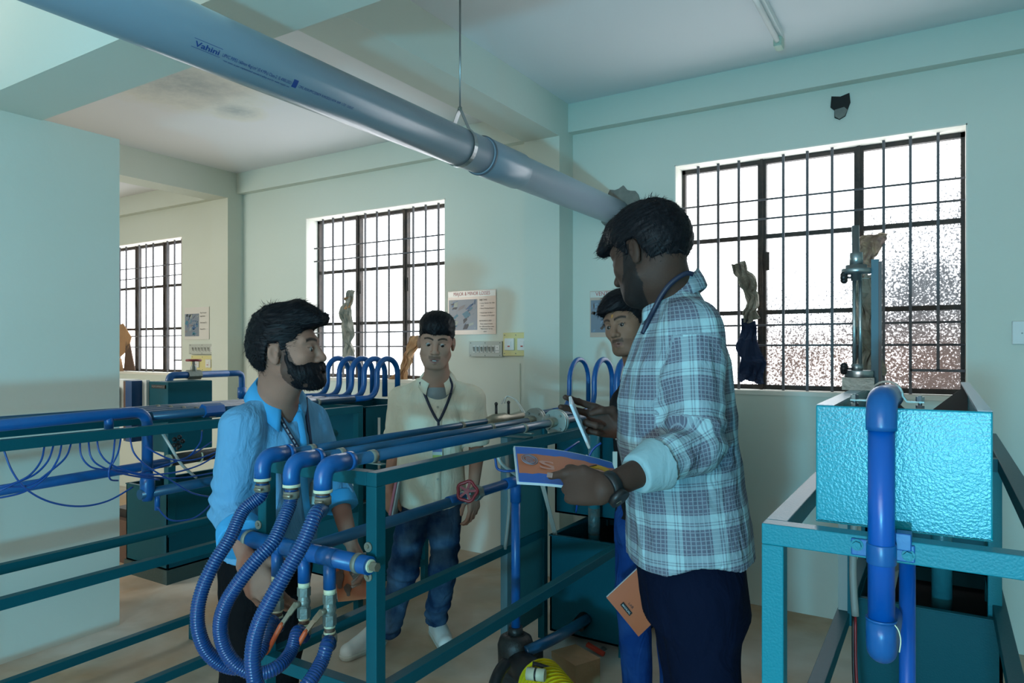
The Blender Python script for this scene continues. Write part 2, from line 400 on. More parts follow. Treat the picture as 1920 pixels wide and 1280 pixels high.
# ------------------------------------------------------------ room
WY = 4.22; H = 3.145; WH0, WH1 = 1.255, 2.65
WINS = [(-8.10, -6.56), (-4.745, -3.215), (-1.42, 0.11)]
def structure(mb, name, m, **k): return mb.build(name, m, None, kind='structure', **k)
structure(MB().box((-9.2, -4.2, -0.12), (2.9, 4.6, 0)), 'floor', FLOORM)
structure(MB().box((-9.2, -4.2, H), (2.9, 4.6, H + 0.15)), 'ceiling', ceil_stain_mat())
wb = MB(); xs = [-9.2] + [v for p in WINS for v in p] + [2.9]
wb.box((-9.2, WY, 0), (2.9, WY + 0.23, WH0)); wb.box((-9.2, WY, WH1), (2.9, WY + 0.23, H))
for i in range(0, len(xs), 2): wb.box((xs[i], WY, WH0), (xs[i + 1], WY + 0.23, WH1))
structure(wb, 'wall_front', WALL)
structure(MB().box((2.7, -4.2, 0), (2.9, WY, H)), 'wall_right', WALL)
structure(MB().box((-9.2, -4.2, 0), (-9.0, WY, H)), 'wall_left', WALL)
structure(MB().box((-9.0, -4.2, 0), (2.7, -4.0, H)), 'wall_back', WALL)
# plastered reveals of the windows
for i, (x0, x1) in enumerate(WINS):
    r = MB(); t = 0.006
    r.box((x0, WY - 0.001, WH1 - t), (x1, WY + 0.13, WH1 + 0.002)); r.box((x0 - 0.002, WY - 0.001, WH0), (x0 + t, WY + 0.13, WH1)); r.box((x1 - t, WY - 0.001, WH0), (x1 + 0.002, WY + 0.13, WH1))
    r.box((x0, WY - 0.006, WH0 - 0.02), (x1, WY + 0.13, WH0 + 0.004))
    structure(r, 'trim_%d' % (i + 1), REVEAL)
# beam along the window wall, the two beams into the room, the cross beam
structure(MB().box((-9.0, 4.15, 2.955), (2.7, WY, H)), 'trim_4', WALL)
structure(MB().box((-2.40, 1.70, 2.90), (-2.13, 4.22, H)), 'trim_5', WALL)
structure(MB().box((-5.84, 1.70, 2.90), (-5.60, 4.22, H)), 'trim_6', WALL)
structure(MB().box((-9.0, 1.405, 2.64), (2.7, 1.70, H)), 'trim_7', WALL)
# columns on the window wall and the big pier on the left
structure(MB().box((-2.40, 4.025, 0), (-2.13, WY, 2.90)), 'trim_8', WALL)
structure(MB().box((-5.84, 4.055, 0), (-5.60, WY, 2.90)), 'trim_9', WALL)
structure(MB().box((-4.35, -4.0, 0), (-3.81, 2.085, 2.645)), 'wall_pier', WALL)
# ------------------------------------------------------------ windows
def pane_mat(name, amount, brown):
    m = bpy.data.materials.new(name); m.use_nodes = True; nt = m.node_tree; N = nt.nodes; L = nt.links
    for n in list(N): N.remove(n)
    out = N.new('ShaderNodeOutputMaterial'); tr = N.new('ShaderNodeBsdfTransparent'); df = N.new('ShaderNodeBsdfTranslucent'); d2 = N.new('ShaderNodeBsdfDiffuse'); ad = N.new('ShaderNodeMixShader'); mx = N.new('ShaderNodeMixShader')
    ad.inputs[0].default_value = 0.5; L.new(df.outputs[0], ad.inputs[1]); L.new(d2.outputs[0], ad.inputs[2])
    tc = N.new('ShaderNodeTexCoord')
    n = N.new('ShaderNodeTexNoise'); n.inputs['Scale'].default_value = 110; n.inputs['Detail'].default_value = 3; n.inputs['Roughness'].default_value = 0.7; L.new(tc.outputs['Object'], n.inputs['Vector'])
    nb = N.new('ShaderNodeTexNoise'); nb.inputs['Scale'].default_value = 3.0; nb.inputs['Detail'].default_value = 3; L.new(tc.outputs['Object'], nb.inputs['Vector'])
    sx = N.new('ShaderNodeSeparateXYZ'); L.new(tc.outputs['Object'], sx.inputs[0])
    gx = N.new('ShaderNodeMapRange'); gx.inputs['From Min'].default_value = -1.3; gx.inputs['From Max'].default_value = 0.1; gx.inputs['To Min'].default_value = -0.07; gx.inputs['To Max'].default_value = 0.17; L.new(sx.outputs['X'], gx.inputs['Value'])
    gz = N.new('ShaderNodeMapRange'); gz.inputs['From Min'].default_value = 2.55; gz.inputs['From Max'].default_value = 1.5; gz.inputs['To Min'].default_value = -0.16; gz.inputs['To Max'].default_value = 0.10; L.new(sx.outputs['Z'], gz.inputs['Value'])
    a1 = N.new('ShaderNodeMath'); a1.operation = 'ADD'; L.new(gx.outputs[0], a1.inputs[0]); L.new(gz.outputs[0], a1.inputs[1])
    a2 = N.new('ShaderNodeMath'); a2.operation = 'ADD'; L.new(a1.outputs[0], a2.inputs[0]); L.new(n.outputs[0], a2.inputs[1])
    sb = N.new('ShaderNodeMath'); sb.operation = 'MULTIPLY_ADD'; sb.inputs[1].default_value = 0.22; sb.inputs[2].default_value = -0.11; L.new(nb.outputs[0], sb.inputs[0])
    a3 = N.new('ShaderNodeMath'); a3.operation = 'ADD'; L.new(a2.outputs[0], a3.inputs[0]); L.new(sb.outputs[0], a3.inputs[1])
    th = N.new('ShaderNodeMapRange'); th.inputs['From Min'].default_value = 0.585; th.inputs['From Max'].default_value = 0.665; th.inputs['To Max'].default_value = amount; L.new(a3.outputs[0], th.inputs['Value'])
    cm = N.new('ShaderNodeMapRange'); cm.inputs['From Min'].default_value = 1.75; cm.inputs['From Max'].default_value = 1.45; L.new(sx.outputs['Z'], cm.inputs['Value'])
    cx = N.new('ShaderNodeMix'); cx.data_type = 'RGBA'; cx.inputs['A'].default_value = (0.10, 0.11, 0.12, 1); cx.inputs['B'].default_value = brown; L.new(cm.outputs[0], cx.inputs['Factor'])
    L.new(cx.outputs['Result'], df.inputs['Color']); L.new(cx.outputs['Result'], d2.inputs['Color'])
    L.new(th.outputs[0], mx.inputs[0]); L.new(tr.outputs[0], mx.inputs[1]); L.new(ad.outputs[0], mx.inputs[2]); L.new(mx.outputs[0], out.inputs[0]); return m
PANE_D = pane_mat('dirty_pane', 0.85, (0.12, 0.055, 0.03, 1)); PANE_C = pane_mat('clear_pane', 0.04, (0.2, 0.2, 0.2, 1))
GRD = mat('outside_ground', (0.5, 0.5, 0.48), 0.9)
for i, (x0, x1) in enumerate(WINS):
    root = bpy.data.objects.new('window_%d' % (i + 1), None); COL.objects.link(root); root.location = (x0, WY, WH0); root['kind'] = 'structure'
    Wd = x1 - x0; yf = WY + 0.13; f = MB(); z0, z1 = WH0 + 0.005, WH1 - 0.005; zt = z0 + (z1 - z0) * 0.665; zl = z0 + (z1 - z0) * 0.335
    m1 = x0 + Wd * 0.325; m2 = x0 + Wd * 0.668
    f.box((x0, yf, z0), (x1, yf + 0.035, z0 + 0.028)); f.box((x0, yf, z1 - 0.028), (x1, yf + 0.035, z1)); f.box((x0, yf, z0), (x0 + 0.026, yf + 0.035, z1)); f.box((x1 - 0.026, yf, z0), (x1, yf + 0.035, z1))
    for m in (m1, m2): f.box((m - 0.024, yf - 0.004, z0), (m + 0.024, yf + 0.04, z1)); f.box((m - 0.008, yf - 0.018, z0), (m + 0.008, yf, z1))
    for z in (zt, zl): f.box((x0, yf + 0.004, z - 0.013), (x1, yf + 0.03, z + 0.013))
    for m in (m1, m2): f.beam((m + 0.035, yf - 0.01, zl + 0.25), (m + 0.035, yf - 0.01, zl + 0.36), 0.012, 0.02)
    f.build('window_frame', WINF, root)
    b = MB()
    segs = [(x0, m1), (m1, m2), (m2, x1)]
    for (a, c) in segs:
        for k in (1, 2, 3):
            x = a + (c - a) * k / 4
            b.box((x - 0.0072, yf - 0.055, z0 if not (a == m2 and k == 3) else z0 + 0.13), (x + 0.0072, yf - 0.043, z1))
    for z in (z1 - 0.25, z1 - 0.365, z0 + 0.385, z0 + 0.265): b.tube([(x0 - 0.003, yf - 0.037, z), (x1 + 0.003, yf - 0.037, z)], 0.006, 8)
    b.box((m2 + (x1 - m2) * 0.5, yf - 0.055, z0 + 0.122), (x1, yf - 0.043, z0 + 0.136))
    b.build('window_bars', BARM, root)
    pn = MB()
    for (a, c) in segs:
        for (za, zb) in ((z0, zl), (zl, zt), (zt, z1)): pn.box((a + 0.01, yf + 0.016, za + 0.008), (c - 0.01, yf + 0.019, zb - 0.008))
    pn.build('window_glass', PANE_D if i == 2 else PANE_C, root)
    area('window_portal', ((x0 + x1) / 2, WY + 0.30, (WH0 + WH1) / 2), ((x0 + x1) / 2, 0, (WH0 + WH1) / 2), Wd, WH1 - WH0, 1, (1, 1, 1), portal=True)

# ------------------------------------------------------------ broken plaster, rags and scraps
def ragged(c, n, rx, rz, seed, jag=0.3):
    rs = random.Random(seed); out = []
    for i in range(n):
        a = 2 * math.pi * i / n; k = 1 + rs.uniform(-jag, jag * 0.6); out.append(Vector((c[0] + rx * k * math.cos(a), c[1], c[2] + rz * k * math.sin(a))))
    return out
pe = ony(1160, 392, WY)
hb = MB(); hb.poly(ragged((-1.775, WY - 0.014, 2.405), 30, 0.145, 0.155, 3, 0.12), Vector((0, 0.02, 0)))
T(hb.build('plaster_break', CONC), '', 'rough grey broken plaster ring where the big pipe enters the wall', 'wall damage')
hc = ony(1573, 192, 4.15); hm = MB()
hm.poly([Vector((hc.x + a, WY - 0.012, hc.z + b)) for a, b in ((-0.045, 0.06), (0.0, 0.05), (0.045, 0.062), (0.05, 0.01), (0.035, -0.03), (0.025, -0.06), (-0.005, -0.075), (-0.03, -0.06), (-0.03, -0.02), (-0.05, 0.0))], Vector((0, 0.02, 0)))
root = T(hm.build('wall_hole', DARK), '', 'small dark hole knocked in the wall under the beam above the dirty window', 'hole')
hm = MB(); hm.poly([Vector((hc.x + a, WY - 0.018, hc.z + b)) for a, b in ((-0.028, -0.02), (0.02, -0.012), (0.036, -0.03), (0.024, -0.06), (-0.004, -0.074), (-0.026, -0.058))], Vector((0, 0.006, 0)))
hm.build('loose_mortar', CONC, root)

def rag(path, widths, m, name, label, cat, seed=1, thick=0.006, amp=0.035, group=None):
    P, R = spline([Vector(p) for p in path], widths, 7); rs = random.Random(seed); n = 12; vs = []; fs = []
    for i, p in enumerate(P):
        for k in range(n):
            u = k / (n - 1) - 0.5; q = p + Vector((u * 2.8 * R[i], 0.012 * math.sin(u * 17 + i * .6), 0))
            nn = mnoise.noise_vector(q * 14 + Vector((seed, 0, 0))); q = q + Vector((nn.x * amp, nn.y * amp * 1.2, nn.z * amp * 0.8)); vs.append(q)
    for i in range(len(P) - 1):
        for k in range(n - 1): fs.append((i * n + k, i * n + k + 1, (i + 1) * n + k + 1, (i + 1) * n + k))
    mb = MB(); mb.add(vs, fs, False); o = mb.build(name, m); md = o.modifiers.new('s', 'SOLIDIFY'); md.thickness = thick
    return T(o, name, label, cat, group)
wy = WY + 0.06
def W(px, py, y=wy): return ony(px, py, y)
rag([W(1384, 492), W(1398, 520), W(1402, 545), W(1412, 575), W(1404, 600)], [0.02, 0.035, 0.035, 0.022, 0.04], CLOTHR, 'rag', 'crumpled grey scrap stuffed in the dirty window beside its left mullion, behind the tall man', 'rag', 2)
PAPERP = mat('printed_packet', (0.48, 0.36, 0.24), 0.7, bump=0.3, bscale=30, var=0.7, vscale=12, var_col=(0.16, 0.08, 0.13))
rag([W(1644, 440), W(1626, 450), W(1622, 485), W(1634, 515)], [0.025, 0.055, 0.045, 0.02], PAPERP, 'torn_packet', 'torn tan and purple paper packet stuck to the right mullion of the dirty window', 'packet', 5)
rag([W(1630, 520), W(1625, 590), W(1632, 650), W(1634, 705)], [0.025, 0.045, 0.035, 0.045], CLOTHR, 'rag', 'long grey cloth hanging behind the steel gauge in the dirty window', 'rag', 9)
rag([W(658, 545), W(648, 590), W(655, 640), W(650, 690)], [0.02, 0.05, 0.045, 0.05], CLOTHR, 'rag', 'tattered grey cloth caught at the left mullion of the middle window', 'rag', 12)
rag([W(656, 556), W(651, 578)], [0.02, 0.035], CARD, 'cardboard_scrap', 'small orange-brown scrap tucked above the tattered cloth of the middle window', 'cardboard', 14)
rag([W(783, 630), W(772, 655), W(757, 690), W(748, 712)], [0.045, 0.04, 0.035, 0.05], CARD, 'cardboard_scrap', 'brown cardboard strip leaning in the middle window behind the man in the beige shirt', 'cardboard', 21)
cb = MB()
a = W(226, 612); b2 = W(246, 640); c3 = W(228, 700)
cb.poly([W(218, 612), W(230, 606), W(246, 632), W(240, 655), W(226, 668), W(216, 672)], Vector((0, 0.008, 0)))
T(cb.build('cardboard_sheet', CARD), '', 'bent brown cardboard sheet in the far left window beside the pier', 'cardboard')
cb = MB(); cb.poly([W(214, 668), W(228, 672), W(234, 706), W(214, 706)], Vector((0, -0.05, 0)))
T(cb.build('cardboard_box', CARD), '', 'brown cardboard box end on the sill of the far left window', 'box')
cb = MB(); cb.poly([W(236, 640), W(242, 640), W(252, 690), W(252, 694), W(232, 694)], Vector((0, 0.01, 0)))
T(cb.build('wood_scrap', RUST), '', 'dark wood offcuts leaning in the corner of the far left window', 'wood')

NAVYC = mat('navy_cloth', (0.01, 0.025, 0.07), 0.9, bump=0.5, bscale=18)
rag([W(1402, 596), W(1404, 640), W(1410, 690), W(1408, 716)], [0.035, 0.045, 0.045, 0.05], NAVYC, 'rag', 'dark navy cloth filling the lower left pane of the dirty window behind the tall man', 'rag', 31)
# ------------------------------------------------------------ ceiling pipe and its hanger
PX, PZ, PR = -1.80, 2.39, 0.083
root = thing('ceiling_pipe', 'long thick grey plastic drain pipe slung under the ceiling into the window wall', 'pipe', (PX, 4.2, PZ))
MB().tube([(PX, -2.0, PZ), (PX, 4.30, PZ)], PR, 48).build('pipe', PVC, root)
MB().tube([(PX, 2.62, PZ), (PX, 2.63, PZ), (PX, 2.95, PZ), (PX, 2.96, PZ)], [PR + .001, PR + .006, PR + .006, PR + .001], 48).build('coupling', PVC, root)
MB().tube([(PX, 2.625, PZ), (PX, 2.635, PZ)], PR + 0.008, 48).build('ring', PVCD, root)
blk = text_mesh('Vahini', 0.021, True); t2 = text_mesh('UPVC PIPES 160mm 4kg/cm² (0.4 MPa) Class-2  IS 4985:2021', 0.0145); t3 = text_mesh('CM/L AS/AUPVC/250679  R.MI/2025/1/4/74  AMP  1.757  13:05:07', 0.0125)
t4 = text_mesh('non toxic as per unplasticized standard safety and for water supply use', 0.008)
def wrap(mesh, y0, ang0, yup, width=None):
    vs, fs = mesh; w0 = max(v[0] for v in vs); k = width / w0 if width else 1
    out = []
    for v in vs:
        a = ang0 + (v[1] + yup) / PR; out.append((PX + (PR + 0.0006) * math.cos(a), y0 + v[0] * k, PZ + (PR + 0.0006) * math.sin(a)))
    return out, fs
mb = MB(); A0 = math.radians(-44); mb.add(*wrap(blk, 1.155, A0, 0, 0.075)); mb.add(*wrap(t2, 1.24, A0, 0.001, 0.245)); mb.add(*wrap(t3, 1.515, A0, 0.001, 0.24)); mb.add(*wrap(t4, 1.25, A0, -0.011, 0.235))
for (y0, y1) in ((1.148, 1.236), (1.49, 1.508)):
    for (u0, u1) in ((-0.005, -0.0038), (0.0195, 0.0207)):
        vs = []
        for y in (y0, y1):
            for u in (u0, u1): vs.append((PX + (PR + 0.0006) * math.cos(A0 + u / PR), y, PZ + (PR + 0.0006) * math.sin(A0 + u / PR)))
        mb.add(vs, [(0, 1, 3, 2)])
vs = []
for y in (1.49, 1.508):
    for k in range(5): u = -0.004 + 0.006 * k; vs.append((PX + (PR + 0.0005) * math.cos(A0 + u / PR), y, PZ + (PR + 0.0005) * math.sin(A0 + u / PR)))
mb.add(vs, [(k, k + 1, k + 6, k + 5) for k in range(4)])
mb.build('printing', INK, root)
root = thing('pipe_hanger', 'thin steel rod and strap holding the grey pipe from the ceiling', 'hanger', (PX, 2.47, H))
MB().tube([(PX, 2.47, H), (PX, 2.47, 2.555)], 0.0045, 8).build('rod', STEEL, root)
mb = MB(); ringp = []
for i in range(0, 33):
    a = math.radians(58) - math.radians(296) * i / 32; ringp.append(Vector((PX + (PR + 0.004) * math.cos(a), 2.47, PZ + (PR + 0.004) * math.sin(a))))
ringp = [Vector((PX, 2.47, 2.56))] + ringp + [Vector((PX, 2.47, 2.56))]
for i in range(len(ringp) - 1): mb.beam(ringp[i], ringp[i + 1], 0.024, 0.003, up=Vector((1, 0, 0)) if abs((ringp[i + 1] - ringp[i]).x) < abs((ringp[i + 1] - ringp[i]).z) else Vector((0, 0, 1)))
mb.build('strap', STEEL, root); MB().cyl((PX, 2.47, 2.55), (PX, 2.47, 2.565), 0.009, 6).build('nut', IRON, root)
mb = MB(); mb.cyl((PX + 0.0, 2.47, H), (PX, 2.47, H - 0.03), 0.012, 6); mb.build('anchor', IRON, root)
# tube lamp
root = thing('tube_lamp', 'unlit white fluorescent batten on the ceiling, its end cap toward the windows', 'lamp', (-0.72, 3.3, H))
MB().box((-0.745, 2.55, H - 0.035), (-0.695, 3.80, H)).build('batten', WHITE, root, bevel=0.004)
MB().cyl((-0.72, 2.60, H - 0.055), (-0.72, 3.76, H - 0.055), 0.013, 14).build('tube', mat('lamp_glass', (0.8, 0.82, 0.82), 0.15), root)
e = MB().box((-0.742, 3.75, H - 0.085), (-0.698, 3.83, H - 0.002)).build('end_cap', mat('lamp_cap', (0.45, 0.55, 0.45), 0.4), root, bevel=0.012)

# ------------------------------------------------------------ posters and switchboards on the wall
LAM = mat('laminated_paper', (0.58, 0.44, 0.36), 0.3, coat=0.3); LAMW = mat('poster_head', (0.70, 0.68, 0.64), 0.3, coat=0.3); REDI = mat('red_ink', (0.45, 0.06, 0.05), 0.5)
def poster(name, label, x0, x1, z0, z1, title, lines, photo_seed, split=0.62, Y=WY - 0.004, bgm=None):
    root = thing(name, label, 'poster', ((x0 + x1) / 2, Y, z0)); w_ = x1 - x0; h_ = z1 - z0
    MB().box((x0, Y - 0.002, z0), (x1, Y, z1)).build('sheet', bgm or LAM, root)
    ux = Vector((1, 0, 0)); uy = Vector((0, 0, 1)); n = Vector((0, -1, 0))
    if title:
        MB().box((x0 + 0.003, Y - 0.003, z1 - 0.14 * h_), (x1 - 0.003, Y - 0.0015, z1 - 0.005)).build('heading', LAMW, root)
        flat_text(title, 0.038, Vector((x0 + w_ * 0.12, Y - 0.0034, z1 - 0.108 * h_)), ux, uy, REDI, root, width=w_ * 0.76, name='title')
    rs = random.Random(photo_seed); px0, px1, pz0, pz1 = x0 + 0.02 * w_, x0 + split * w_, z0 + 0.1 * h_, z1 - 0.2 * h_
    MB().box((px0, Y - 0.003, pz0), (px1, Y - 0.0015, pz1)).build('picture', mat('poster_photo_%d' % photo_seed, (0.20, 0.24, 0.30), 0.35), root)
    pal = [(0.03, 0.09, 0.2), (0.04, 0.12, 0.28), (0.02, 0.03, 0.05), (0.36, 0.4, 0.36), (0.24, 0.22, 0.24), (0.05, 0.2, 0.3)] if photo_seed != 3 else [(0.2, 0.3, 0.42), (0.25, 0.34, 0.44), (0.1, 0.06, 0.05), (0.3, 0.36, 0.42)]
    for ci, c in enumerate(pal):
        for k in range(6):
            mb = MB(); cx = rs.uniform(px0 + .01, px1 - .01); cz = rs.uniform(pz0 + .01, pz1 - .01); a = rs.uniform(0, 3.14)
            ww, hh = rs.uniform(.004, .05) * w_ / 0.3, rs.uniform(.004, .03)
            P = [Vector((min(max(cx + ww * math.cos(a + t) * 0.6, px0), px1), Y - 0.0031 - ci * 0.0001, min(max(cz + hh * math.sin(a * 2 + t), pz0), pz1))) for t in (0.3, 1.8, 3.4, 5.0)]
            mb.poly(P, Vector((0, 0.0004, 0))); mb.build('picture_patch', mat('photo_tone_%d_%d' % (photo_seed, ci), c, 0.4), root)
    for (txt, u, v_, sz, ww) in lines:
        flat_text(txt, sz, Vector((x0 + u * w_, Y - 0.0032, z0 + v_ * h_)), ux, uy, INKD, root, width=ww * w_)
    return root
p0 = ony(841, 547, WY); p1 = ony(931, 623, WY)
poster('wall_poster', 'laminated pink poster headed MAJOR & MINOR LOSSES above the grey switchboard', p0.x, p1.x, p1.z - 0.012, p0.z, 'MAJOR & MINOR LOSSES',
       [('OBJECTIVES', .66, .76, .016, .16), ('• Loss factor for the', .67, .69, .014, .30), ('   bend', .67, .63, .014, .08), ('• Darcy Weisbach factor f', .67, .57, .014, .30), ('• Head loss Vs flow', .67, .47, .014, .26), ('• Losses in the pipe', .67, .41, .014, .30), ('INSTRUMENTS USED', .66, .29, .014, .25),
        ('Flow measurement', .68, .22, .014, .25), ('for different flow rates', .67, .16, .014, .29), ('Manometer set up', .69, .11, .014, .24), ('pipes', .75, .05, .014, .06)], 2)
p0 = ony(1107, 546, WY); p1 = ony(1107, 632, WY)
poster('wall_poster', 'laminated poster headed VENTURIMETER partly hidden behind the young man in black', p0.x, p0.x + 0.34, p1.z, p0.z, 'VENTURIMETER', [('OBJECTIVES', .68, .7, .014, .2)], 3, 0.66)
p0 = ony(347, 577, WY); p1 = ony(396, 636, WY)
poster('wall_poster', 'pale poster of blue line drawings left of the far column', p0.x, p0.x + 0.40, p1.z, p0.z, '', [('Pipe Friction', .65, .8, .02, .25), ('apparatus', .65, .7, .02, .2), ('discharge Q', .65, .5, .02, .25), ('head h', .65, .3, .02, .2)], 6, 0.6, bgm=LAMW)

def switchboard(name, label, x0, x1, z0, z1, kind, Y=WY):
    root = thing(name, label, 'switchboard', ((x0 + x1) / 2, Y, z0)); y = Y - 0.035
    MB().box((x0, y, z0), (x1, Y, z1)).build('board', {'grey': mat('board_grey', (0.47, 0.50, 0.46), 0.5), 'cream': YEL}[kind], root, bevel=0.003)
    w_, h_ = x1 - x0, z1 - z0
    mb = MB()
    for u in (0.06, 0.5, 0.94):
        for v in (0.1, 0.9): mb.cyl((x0 + u * w_, y, z0 + v * h_), (x0 + u * w_, y - 0.003, z0 + v * h_), 0.004, 8)
    mb.build('screw', IRON, root)
    if kind == 'grey':
        for k in range(6):
            cx = x0 + w_ * (0.18 + 0.115 * k); MB().box((cx - 0.011, y - 0.006, z0 + .28 * h_), (cx + 0.011, y, z0 + .72 * h_)).build('switch', WHITE, root, bevel=0.002)
            MB().obox((cx, y - 0.008, z0 + .5 * h_), Vector((1, 0, 0)), Vector((0, .96, .28)), Vector((0, -.28, .96)), 0.006, 0.004, 0.018).build('rocker', GREYP, root)
        cx = x0 + w_ * 0.87; MB().box((cx - 0.018, y - 0.005, z0 + .25 * h_), (cx + 0.018, y, z0 + .75 * h_)).build('socket', WHITE, root, bevel=0.002)
        mb = MB()
        for (a, b) in ((-0.007, .4), (0.007, .4), (0, .6)): mb.cyl((cx + a, y - 0.006, z0 + b * h_), (cx + a, y - 0.002, z0 + b * h_), 0.003, 8)
        mb.build('socket_hole', BLACK, root)
    else:
        for k in range(2):
            cx = x0 + w_ * (0.27 + 0.5 * k)
            MB().box((cx - 0.04, y - 0.012, z0 + .24 * h_), (cx + 0.04, y, z0 + .76 * h_)).build('breaker', WHITE, root, bevel=0.003)
            MB().box((cx - 0.016, y - 0.016, z0 + .38 * h_), (cx + 0.016, y - 0.01, z0 + .62 * h_)).build('breaker_toggle', WHITE, root, bevel=0.002)
            MB().box((cx - 0.009, y - 0.0175, z0 + .39 * h_), (cx + 0.009, y - 0.015, z0 + .44 * h_)).build('breaker_mark', REDI, root)
    return root
a = ony(884, 640, WY); b = ony(946, 669, WY); switchboard('switchboard', 'grey board of six small switches and a socket under the pink poster', a.x, b.x, b.z, a.z, 'grey')
a = ony(948, 624, WY); b = ony(986, 667, WY); switchboard('breaker_board', 'cream board with two white breakers beside the column', a.x, b.x + 0.045, b.z, a.z, 'cream')
a = ony(360, 645, WY); b = ony(396, 664, WY); switchboard('switchboard', 'pale board of switches under the line drawing poster by the far column', a.x, b.x + 0.12, b.z, a.z, 'grey')
a = ony(364, 666, WY); b = ony(396, 696, WY); switchboard('breaker_board', 'cream breaker board behind the red tap by the far column', a.x, b.x + 0.1, b.z, a.z, 'cream')
a = ony(1897, 602, WY); root = thing('wall_socket', 'white blank switch plate on the wall right of the dirty window', 'switch plate', (a.x + 0.05, WY, a.z - 0.1))
MB().box((a.x, WY - 0.02, a.z - 0.115), (a.x + 0.12, WY, a.z)).build('plate', WHITE, root, bevel=0.004); MB().cyl((a.x + 0.04, WY - 0.022, a.z - 0.06), (a.x + 0.04, WY - 0.018, a.z - 0.06), 0.004, 8).build('screw', IRON, root)
cd = ony(975, 690, WY); T(MB().tube([(cd.x, WY - 0.004, 1.40), (cd.x, WY - 0.004, 0.9), (cd.x + 0.002, WY - 0.004, 0.3)], 0.006, 8).build('wall_conduit', WALL), '', 'thin painted conduit running down from the cream breaker board', 'conduit')
# ------------------------------------------------------------ rig pieces
def strap(root, c, axis, r, wdt=0.018, m=None, foot=None):
    """a flat metal strap around a pipe at c (axis = pipe direction)"""
    mb = MB(); axis = Vector(axis).normalized(); mb.tube([Vector(c) - axis * wdt / 2, Vector(c) + axis * wdt / 2], r + 0.0022, 20)
    if foot: mb.box(*foot)
    return mb.build('strap', m or STRAP, root)
def elbow_pts(a, b, c, r, n=7):
    """polyline a->b->c with the corner at b rounded by radius r"""
    a, b, c = Vector(a), Vector(b), Vector(c); u = (a - b).normalized(); v = (c - b).normalized(); p0 = b + u * r; p1 = b + v * r
    return [a] + [(p0 * (1 - t) ** 2 + b * 2 * t * (1 - t) + p1 * t * t) for t in [i / n for i in range(n + 1)]] + [c]
def hexnut(mb, a, b, r): mb.tube([a, b], r, 6, True, False)
def hook(root, X, y0, yr, z, top, end_z, r, dia=0.2, m=None):
    """inlet pipe running in along Y, bending up, over a U and down to an open end"""
    R = dia / 2; p = elbow_pts((X, y0, z), (X, yr, z), (X, yr, top - R), 0.10, 8)
    p += [Vector((X, yr + R - R * math.cos(math.pi * i / 14), top - R + R * math.sin(math.pi * i / 14))) for i in range(1, 15)]
    p.append(Vector((X, yr + 2 * R, end_z))); return MB().tube(p, r, 16).build('u_tube', m or BLUE, root)
def corrugated(pts, r, pitch=0.0068, depth=0.0022):
    P, _ = spline([Vector(p) for p in pts], [1] * len(pts), 14); P = resample(P, pitch / 4)
    rr = [r - depth * (0.5 - 0.5 * math.cos(2 * math.pi * i / 4)) for i in range(len(P))]; return P, rr
def hose(root, pts, r, name='hose'):
    P, rr = corrugated(pts, r); o = MB().tube(P, rr, 14).build(name, [HOSE, HOSER], root)
    me = o.data; n = 14
    mi = np.zeros(len(me.polygons), dtype=np.int32); q = np.arange((len(P) - 1) * n) // n; mi[:len(q)] = np.where((q % 4) == 0, 1, 0); me.polygons.foreach_set('material_index', mi); return o

# ------------------------------------------------------------ the pipe friction rig in front
RX, LX, FY, BY, TZ, MZ, TB = -1.32, -1.77, 1.42, 3.16, 1.165, 0.55, 0.038
rig = thing('pipe_friction_rig', 'teal bench rig in front with three long blue pipes and looping ribbed blue hoses', 'lab rig', ((RX + LX) / 2, FY, 0))
def post(root, x, y, z0, z1, name='leg', m=TEAL, w_=TB): return MB().box((x - w_ / 2, y - w_ / 2, z0), (x + w_ / 2, y + w_ / 2, z1)).build(name, m, root, bevel=0.002)
def rail(root, a, b, name='rail', m=TEAL, w_=TB): return MB().beam(a, b, w_, w_).build(name, m, root, bevel=0.002)
for (x, y) in ((RX, FY), (LX, FY), (RX, BY), (LX, BY)): post(rig, x, y, 0, TZ - TB)
for x in (RX, LX):
    rail(rig, (x, FY - TB / 2, TZ - TB / 2), (x, BY + TB / 2, TZ - TB / 2)); rail(rig, (x, FY + TB / 2, MZ), (x, BY - TB / 2, MZ))
for z, y in ((TZ - TB / 2, FY), (MZ, FY), (TZ - TB / 2, BY)): rail(rig, (LX + TB / 2, y, z), (RX - TB / 2, y, z), 'cross_rail')
post(rig, LX, 2.80, 0, 1.13, 'panel_post', mat('pale_teal_edge', (0.08, 0.17, 0.20), 0.4))
MB().box((LX - 0.006, 2.82, 0.12), (LX + 0.006, 3.15, 1.12)).build('side_panel', mat('dull_teal_panel', (0.03, 0.14, 0.155), 0.45, bump=0.05, bscale=50), rig)
